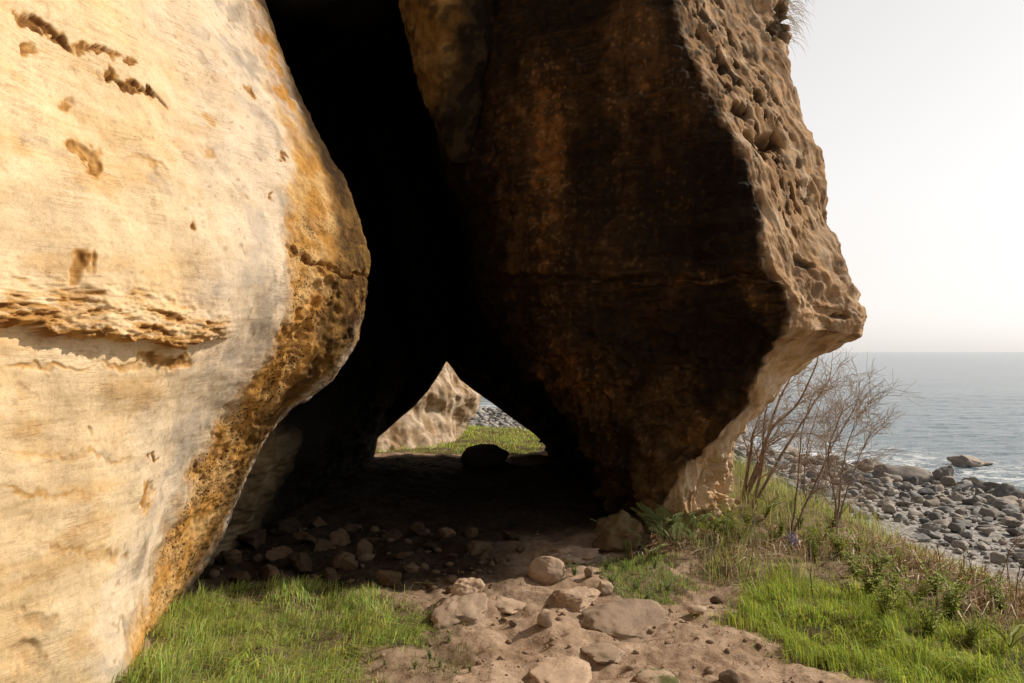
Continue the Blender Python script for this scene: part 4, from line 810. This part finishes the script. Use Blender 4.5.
def shrub(px, py, d, tips, label, seed, thick=.018, twigs=15, lvl=3):
    """tips: list of pixel polylines for main stems at depth d (own spread in depth)"""
    r = random.Random(seed); x0, y0, z0 = at(px, py, d); z0 = ground_z1(x0, y0)-.03; root = empty('bare_shrub', (x0, y0, z0), label, 'shrub', 'bare shrubs on the bank'); base = Vector((x0, y0, z0))
    S = Tubes(); Tw = Tubes(); leafV = []; leafF = []
    def branch(p, dirv, length, rad, level):
        n = 7; pts = [p.copy()]; dv = dirv.normalized(); rr = [rad]
        kids = []
        for k in range(1, n+1):
            dv = (dv+Vector((r.gauss(0, .16)+.008, r.gauss(0, .16), r.gauss(0, .14)+.012))).normalized(); p = p+dv*(length/n); pts.append(p.copy()); rr.append(rad*(1-.75*k/n)*.85+.0007)
            if level > 0 and k > 1 and r.random() < .85: kids.append((p.copy(), dv.copy(), rr[-1]))
        (Tw).add([q-base for q in pts], rr, 4)
        for q, dv2, rq in kids:
            ax = Vector((r.gauss(0, 1), r.gauss(0, 1), r.gauss(0, .6))).normalized(); nd = (dv2+ax*1.0+Vector((.05, 0, .1))).normalized(); branch(q, nd, length*r.uniform(.4, .72), rq*.65, level-1)
    for line, dd in tips:
        cps = [Vector(base)]+[Vector(at(a, b, d+dd*(k+1)/len(line))) for k, (a, b) in enumerate(line)]
        P = np.array([c[:] for c in cps]); t = np.arange(len(P))*1.0; Q, _ = hermite(P, t, [6]*(len(P)-1), {})
        Q += np.cumsum(np.random.default_rng(seed).normal(0, .006, Q.shape), axis=0)*.6; Q[0] = P[0]
        rad = thick*np.linspace(1, .32, len(Q)); S.add(Q-np.array(base[:]), rad, 7)
        for _ in range(twigs):
            k = r.randrange(len(Q)//4, len(Q)-1); dv = Vector((Q[min(k+1, len(Q)-1)]-Q[k-1]).tolist()).normalized(); ax = Vector((r.gauss(.25, .8), r.gauss(0, .9), r.gauss(.15, .5))); branch(Vector(Q[k].tolist()), dv+ax*.8, r.uniform(.22, .46), rad[k]*.5, lvl-1)
        branch(Vector(Q[-1].tolist()), Vector((Q[-1]-Q[-3]).tolist()), .34, rad[-1], lvl-1)
    link('stem', S.mesh('stem', BARK), root); link('twigs', Tw.mesh('twigs', TWIG), root)
def build_shrubs():
    shrub(743, 508, 8.3, [([(752, 450), (757, 424)], .1), ([(768, 440), (780, 400), (792, 376)], .3), ([(760, 470), (772, 430), (797, 405), (818, 362)], -.2)], 'tallest bare shrub with dark forked stems against the sunlit pillar foot', 1, .022, 10)
    shrub(752, 510, 8.0, [([(764, 465), (766, 425), (772, 395)], .2), ([(775, 470), (800, 430), (818, 405), (832, 385)], .3)], 'bare dark-stemmed shrub leaning seaward just right of the tallest shrub', 2, .018, 10)
    shrub(790, 545, 7.0, [([(795, 490), (800, 440), (812, 400)], .3), ([(805, 500), (830, 450), (850, 420)], -.2)], 'thin grey leafless shrub in the middle of the bank scrub', 3, .010, 10)
    shrub(836, 548, 6.9, [([(838, 500), (842, 460), (852, 420)], .2), ([(840, 510), (852, 470), (868, 430)], .4), ([(834, 500), (826, 455), (835, 420)], -.3)], 'bare shrub nearest the sea with one straight dark stem', 4, .011, 10)
    shrub(812, 520, 8.6, [([(820, 480), (832, 440), (846, 405)], .5), ([(805, 490), (808, 450), (822, 405)], -.2)], 'bare twiggy shrub behind the straight-stemmed one', 5, .010, 10)
    shrub(1006, 618, 5.6, [([(1012, 590), (1010, 560), (1018, 540)], .1), ([(1022, 580), (1034, 555)], .1)], 'small dead thorny bush at the right edge above the bracken', 6, .007, 3, 2)

def leafy(name, x, y, kind, r, label, cat, group, hgt=.25, nst=4, cols=((.12, .19, .035), (.17, .24, .05))):
    z = ground_z1(x, y); root = empty(name, (x, y, z), label, cat, group); S = Tubes(); V = []; C = []; 
    def leaf(p, dv, ln, wd, c):
        dv = dv.normalized(); sd_ = dv.cross(Vector((0, 0, 1)));  sd_ = sd_.normalized() if sd_.length > .01 else Vector((1, 0, 0)); n = sd_.cross(dv)
        q = [p, p+dv*ln*.45+sd_*wd*.5+n*ln*.06, p+dv*ln-n*ln*.12, p+dv*ln*.45-sd_*wd*.5+n*ln*.06]; V.extend([a[:] for a in q]); C.extend([c]*4)
    for s in range(nst):
        a = r.uniform(0, 6.283); lean = r.uniform(.15, .6) if kind != 'fern' else r.uniform(.6, 1.2); h = hgt*r.uniform(.65, 1.1); pts = []
        for k in range(9):
            u = k/8; out = lean*h*(u**1.3); up = h*(math.sin(u*1.35) if kind == 'fern' else u); pts.append(Vector((math.cos(a)*out+r.gauss(0, .003), math.sin(a)*out+r.gauss(0, .003), up)))
        S.add([p[:] for p in pts], [.0035*(1-.7*k/8) for k in range(9)], 4)
        cc = cols[0]; cd = cols[1]; f = r.random(); c0 = tuple(cc[i]*(1-f)+cd[i]*f for i in range(3))
        if kind == 'fern':
            for k in range(2, 36):
                u = k/36*8; i = int(u); w = u-i; p = pts[i].lerp(pts[min(i+1, 8)], w); tv = (pts[min(i+1, 8)]-pts[max(i-1, 0)]).normalized(); sv = tv.cross(Vector((0, 0, 1))).normalized(); ln = h*.30*math.sin(math.pi*min(.98, .2+.8*(1-k/36)))*(.7-.2*r.random())
                for sg in (-1, 1): leaf(p, sv*sg+tv*.45+Vector((0, 0, -.15)), ln, ln*.24+.003, c0)
        else:
            for k in range(1, 9):
                for q in range(4):
                    b = r.uniform(0, 6.283); ln = h*r.uniform(.14, .26)*(1.15-.07*k); leaf(pts[k]+(pts[k]-pts[k-1])*r.uniform(-.5, .5), Vector((math.cos(b), math.sin(b), r.uniform(-.1, .5))), ln, ln*.5, c0)
    link('stem', S.mesh('stem', STALK), root)
    V = np.array(V); i = np.arange(len(V)//4)*4; nm = 'frond' if kind == 'fern' else 'leaves'
    link(nm, mesh_np(nm, V, [np.stack([i, i+1, i+2, i+3], 1)], LEAF, False, {'Col': np.array(C)}), root)
    return root
def mat_stalk():
    t = NT('stalk'); t.bsdf((.17, .16, .06), .8); return t.m
STALK = mat_stalk()
def build_plants():
    r = random.Random(5)
    def g(px, py): d = CH*F/(py-HY); return (px-CX)/F*d, d
    for k, (px, py, h) in enumerate([(664, 545, .42), (676, 552, .38), (655, 540, .30), (612, 540, .22), (690, 548, .26)]):
        x, y = g(px, py); leafy('fern', x, y, 'fern', r, ['tall grey-green fern leaning on the pillar foot', 'fern with drooping fronds just in front of the pillar foot', 'short fern against the dark side of the pillar', 'yellowish fern on the knobbly rock left of the pillar', 'low fern below the sunlit pillar foot'][k], 'fern', 'ferns at the pillar foot', h*.75, 7, ((.22, .27, .10), (.30, .32, .13)))
    for px, py in [(642, 534), (700, 532), (714, 538), (724, 528), (650, 560), (732, 540), (682, 538), (628, 556)]:
        x, y = g(px, py); leafy('fern', x, y, 'fern', r, 'small pale fern in the scrub around the sunlit pillar foot', 'fern', 'small ferns round the pillar foot', r.uniform(.14, .24), 6, ((.24, .30, .09), (.34, .36, .13)))
    lab = 'leafy green weed among the bracken and grass on the bank'
    spots = [(715, 530), (730, 522), (748, 528), (765, 520), (780, 535), (800, 525), (820, 545), (840, 560), (740, 545), (770, 548), (812, 562), (855, 580), (705, 540), (725, 545), (790, 515), (758, 510), (830, 530), (860, 556), (880, 572), (870, 600), (895, 598), (915, 612), (935, 600), (950, 620), (900, 575), (970, 640), (990, 632), (1010, 650), (930, 635), (885, 625), (960, 606), (1000, 612)]
    for k, (px, py) in enumerate(spots):
        x, y = g(px, py); leafy('weed', x, y, 'weed' if k % 3 else 'fern', r, lab, 'weed', 'leafy weeds on the bank', r.uniform(.15, .31)*(1 if k % 3 else .7), r.randint(5, 8), ((.24, .31, .05), (.36, .38, .07)))
    lab = 'low broad-leaved weed in the short turf below the pillar foot'
    for px, py in [(612, 590), (625, 575), (640, 566), (655, 572), (668, 588), (636, 592), (606, 578), (560, 582), (575, 580), (648, 600)]:
        x, y = g(px, py); leafy('weed', x, y, 'weed', r, lab, 'weed', 'low weeds in the turf', r.uniform(.06, .11), 6, ((.16, .25, .06), (.22, .30, .09)))
    lab = 'small rosette weed growing in the worn turf beside the path'
    for px, py in [(400, 650), (385, 668), (430, 655), (448, 640), (372, 660), (415, 672), (440, 668), (395, 630), (300, 640), (350, 625), (470, 672)]:
        x, y = g(px, py); leafy('weed', x, y, 'weed', r, lab, 'weed', 'rosette weeds by the path', r.uniform(.03, .06), 6, ((.20, .25, .09), (.27, .30, .14)))
    # bluebells
    for px, py in [(788, 548), (796, 552), (750, 537)]:
        x, y = g(px, py); leafy('bluebell', x, y, 'weed', r, 'bluebell with small blue-violet flowers in the bank scrub', 'flower', 'bluebells in the scrub', .15, 3, ((.16, .16, .42), (.22, .2, .5)))
    # dry upright stalks at the bank edge
    for k, (px, py, h) in enumerate([(925, 588, .25), (944, 590, .32), (968, 600, .35), (975, 588, .3), (998, 606, .33), (895, 580, .22), (908, 590, .2), (955, 612, .3), (985, 602, .22), (1015, 612, .36), (880, 570, .2), (742, 596, .3), (812, 600, .22)]):
        x, y = g(px, py); z = ground_z1(x, y); S = Tubes(); p = Vector((0, 0, -.02)); pts = [p.copy()]; dv = Vector((r.gauss(0, .06), r.gauss(0, .06), 1))
        for q in range(6): dv = (dv+Vector((r.gauss(0, .05), r.gauss(0, .05), 0))).normalized(); p = p+dv*h/6; pts.append(p.copy())
        S.add([q[:] for q in pts], [.0045, .004, .004, .0035, .003, .003, .002], 5)
        for q in range(3):
            b = pts[3+q]; e = b+Vector((r.gauss(0, .03), r.gauss(0, .03), .03)); S.add([b[:], ((b+e)/2)[:], e[:]], [.0025, .002, .001], 4)
        o = link('dry_stalk', S.mesh('dry_stalk', STALK), loc=(x, y, z)); tag(o, 'thin upright withered stalk standing above the bank edge', 'stalk', 'dry stalks on the bank')

def build_tuft():
    r = random.Random(9); S = Tubes(); b0 = Vector(at(788, 6, 7.95))
    for k in range(150):
        p = Vector((r.gauss(0, .05), r.gauss(0, .12), r.gauss(0, .16))); dv = Vector((1, r.gauss(0, .4), r.gauss(.35, .5))); pts = [p.copy()]; L = r.uniform(.10, .26)
        for q in range(6): dv = dv.normalized()+Vector((0, 0, -.32)); p = p+dv.normalized()*L/6; pts.append(p.copy())
        S.add([q[:] for q in pts], [.0022, .002, .002, .0018, .0015, .001, .0006], 3)
    o = link('dry_grass_tuft', S.mesh('dry_grass_tuft', STRAW), loc=b0); tag(o, 'tuft of dry grass hanging off the top edge of the overhanging rock against the sky', 'grass tuft')
def mat_straw():
    t = NT('straw'); t.bsdf((.42, .33, .19), .8); return t.m
STRAW = mat_straw()
# ------------------------------------------------------------------ light, sky, camera
EL, PHI = 38.0, 20.0
def build_light():
    el, ph = math.radians(EL), math.radians(PHI); v = Vector((math.cos(el)*math.cos(ph), math.cos(el)*math.sin(ph), math.sin(el)))
    L = bpy.data.lights.new('sun', 'SUN'); L.energy = 4.6; L.angle = math.radians(.5); L.color = (1.0, .90, .76)
    o = bpy.data.objects.new('sun', L); COL.objects.link(o); o.rotation_euler = (-v).to_track_quat('-Z', 'Y').to_euler(); o.location = (10, 0, 10)
    w = bpy.data.worlds.new('World'); SC.world = w; w.use_nodes = True; nt = w.node_tree; nt.nodes.clear()
    s = nt.nodes.new('ShaderNodeTexSky'); s.sky_type = 'NISHITA'; s.sun_disc = False; s.sun_elevation = el; s.sun_rotation = math.radians(90-PHI); s.dust_density = 2.2; s.air_density = 1.0; s.ozone_density = 1.0; s.altitude = 0
    hs = nt.nodes.new('ShaderNodeHueSaturation'); hs.inputs['Saturation'].default_value = .2
    b = nt.nodes.new('ShaderNodeBackground'); b.inputs['Strength'].default_value = .068; out = nt.nodes.new('ShaderNodeOutputWorld')
    # bright sea haze: strongest low down and on the sunward side
    def N(k, op=None): 
        x = nt.nodes.new(k)
        if op: x.operation = op
        return x
    tc = N('ShaderNodeTexCoord'); sp = N('ShaderNodeSeparateXYZ'); nt.links.new(tc.outputs['Generated'], sp.inputs[0])
    a = N('ShaderNodeMath', 'SUBTRACT'); a.inputs[0].default_value = 1.0; a.use_clamp = True; nt.links.new(sp.outputs[2], a.inputs[1])
    p = N('ShaderNodeMath', 'POWER'); nt.links.new(a.outputs[0], p.inputs[0]); p.inputs[1].default_value = .5
    dt = N('ShaderNodeVectorMath', 'DOT_PRODUCT'); nt.links.new(tc.outputs['Generated'], dt.inputs[0]); dt.inputs[1].default_value = (math.cos(ph), math.sin(ph), 0)
    mr = N('ShaderNodeMapRange'); nt.links.new(dt.outputs['Value'], mr.inputs[0]); 
    for k, q in enumerate((.10, .56, .0, 1.0)): mr.inputs[k+1].default_value = q
    m = N('ShaderNodeMath', 'MULTIPLY'); nt.links.new(p.outputs[0], m.inputs[0]); nt.links.new(mr.outputs[0], m.inputs[1])
    hz = N('ShaderNodeVectorMath', 'SCALE'); hz.inputs[0].default_value = (8.9, 8.35, 7.9); nt.links.new(m.outputs[0], hz.inputs['Scale'])
    ad = N('ShaderNodeVectorMath', 'ADD'); nt.links.new(hs.outputs[0], ad.inputs[0]); nt.links.new(hz.outputs[0], ad.inputs[1])
    nt.links.new(s.outputs[0], hs.inputs['Color']); nt.links.new(ad.outputs[0], b.inputs['Color']); nt.links.new(b.outputs[0], out.inputs['Surface'])
    c = bpy.data.cameras.new('camera'); c.sensor_width = 36; c.lens = F/1024*36; c.shift_y = 10.5/1024; c.clip_end = 60000; c.clip_start = .05
    co = bpy.data.objects.new('camera', c); COL.objects.link(co); co.location = (0, 0, CH); co.rotation_euler = (math.radians(90), 0, 0); SC.camera = co
    vs = SC.view_settings; SC.display_settings.display_device = 'sRGB'; vs.view_transform = 'Standard'; vs.look = 'None'; vs.exposure = 0; vs.gamma = 1; vs.use_curve_mapping = False
    SC.cycles.max_bounces = 6; SC.cycles.diffuse_bounces = 3; SC.cycles.transmission_bounces = 2; SC.cycles.use_denoising = True

for fn in (build_light, build_ground, build_sea, build_buttress, build_overhang, build_cave_back, build_far_rock, build_stones, build_beach, build_grass, build_shrubs, build_plants, build_tuft):
    t = time.time(); fn(); print(fn.__name__, round(time.time()-t, 1))
print('script', round(time.time()-T0, 1))
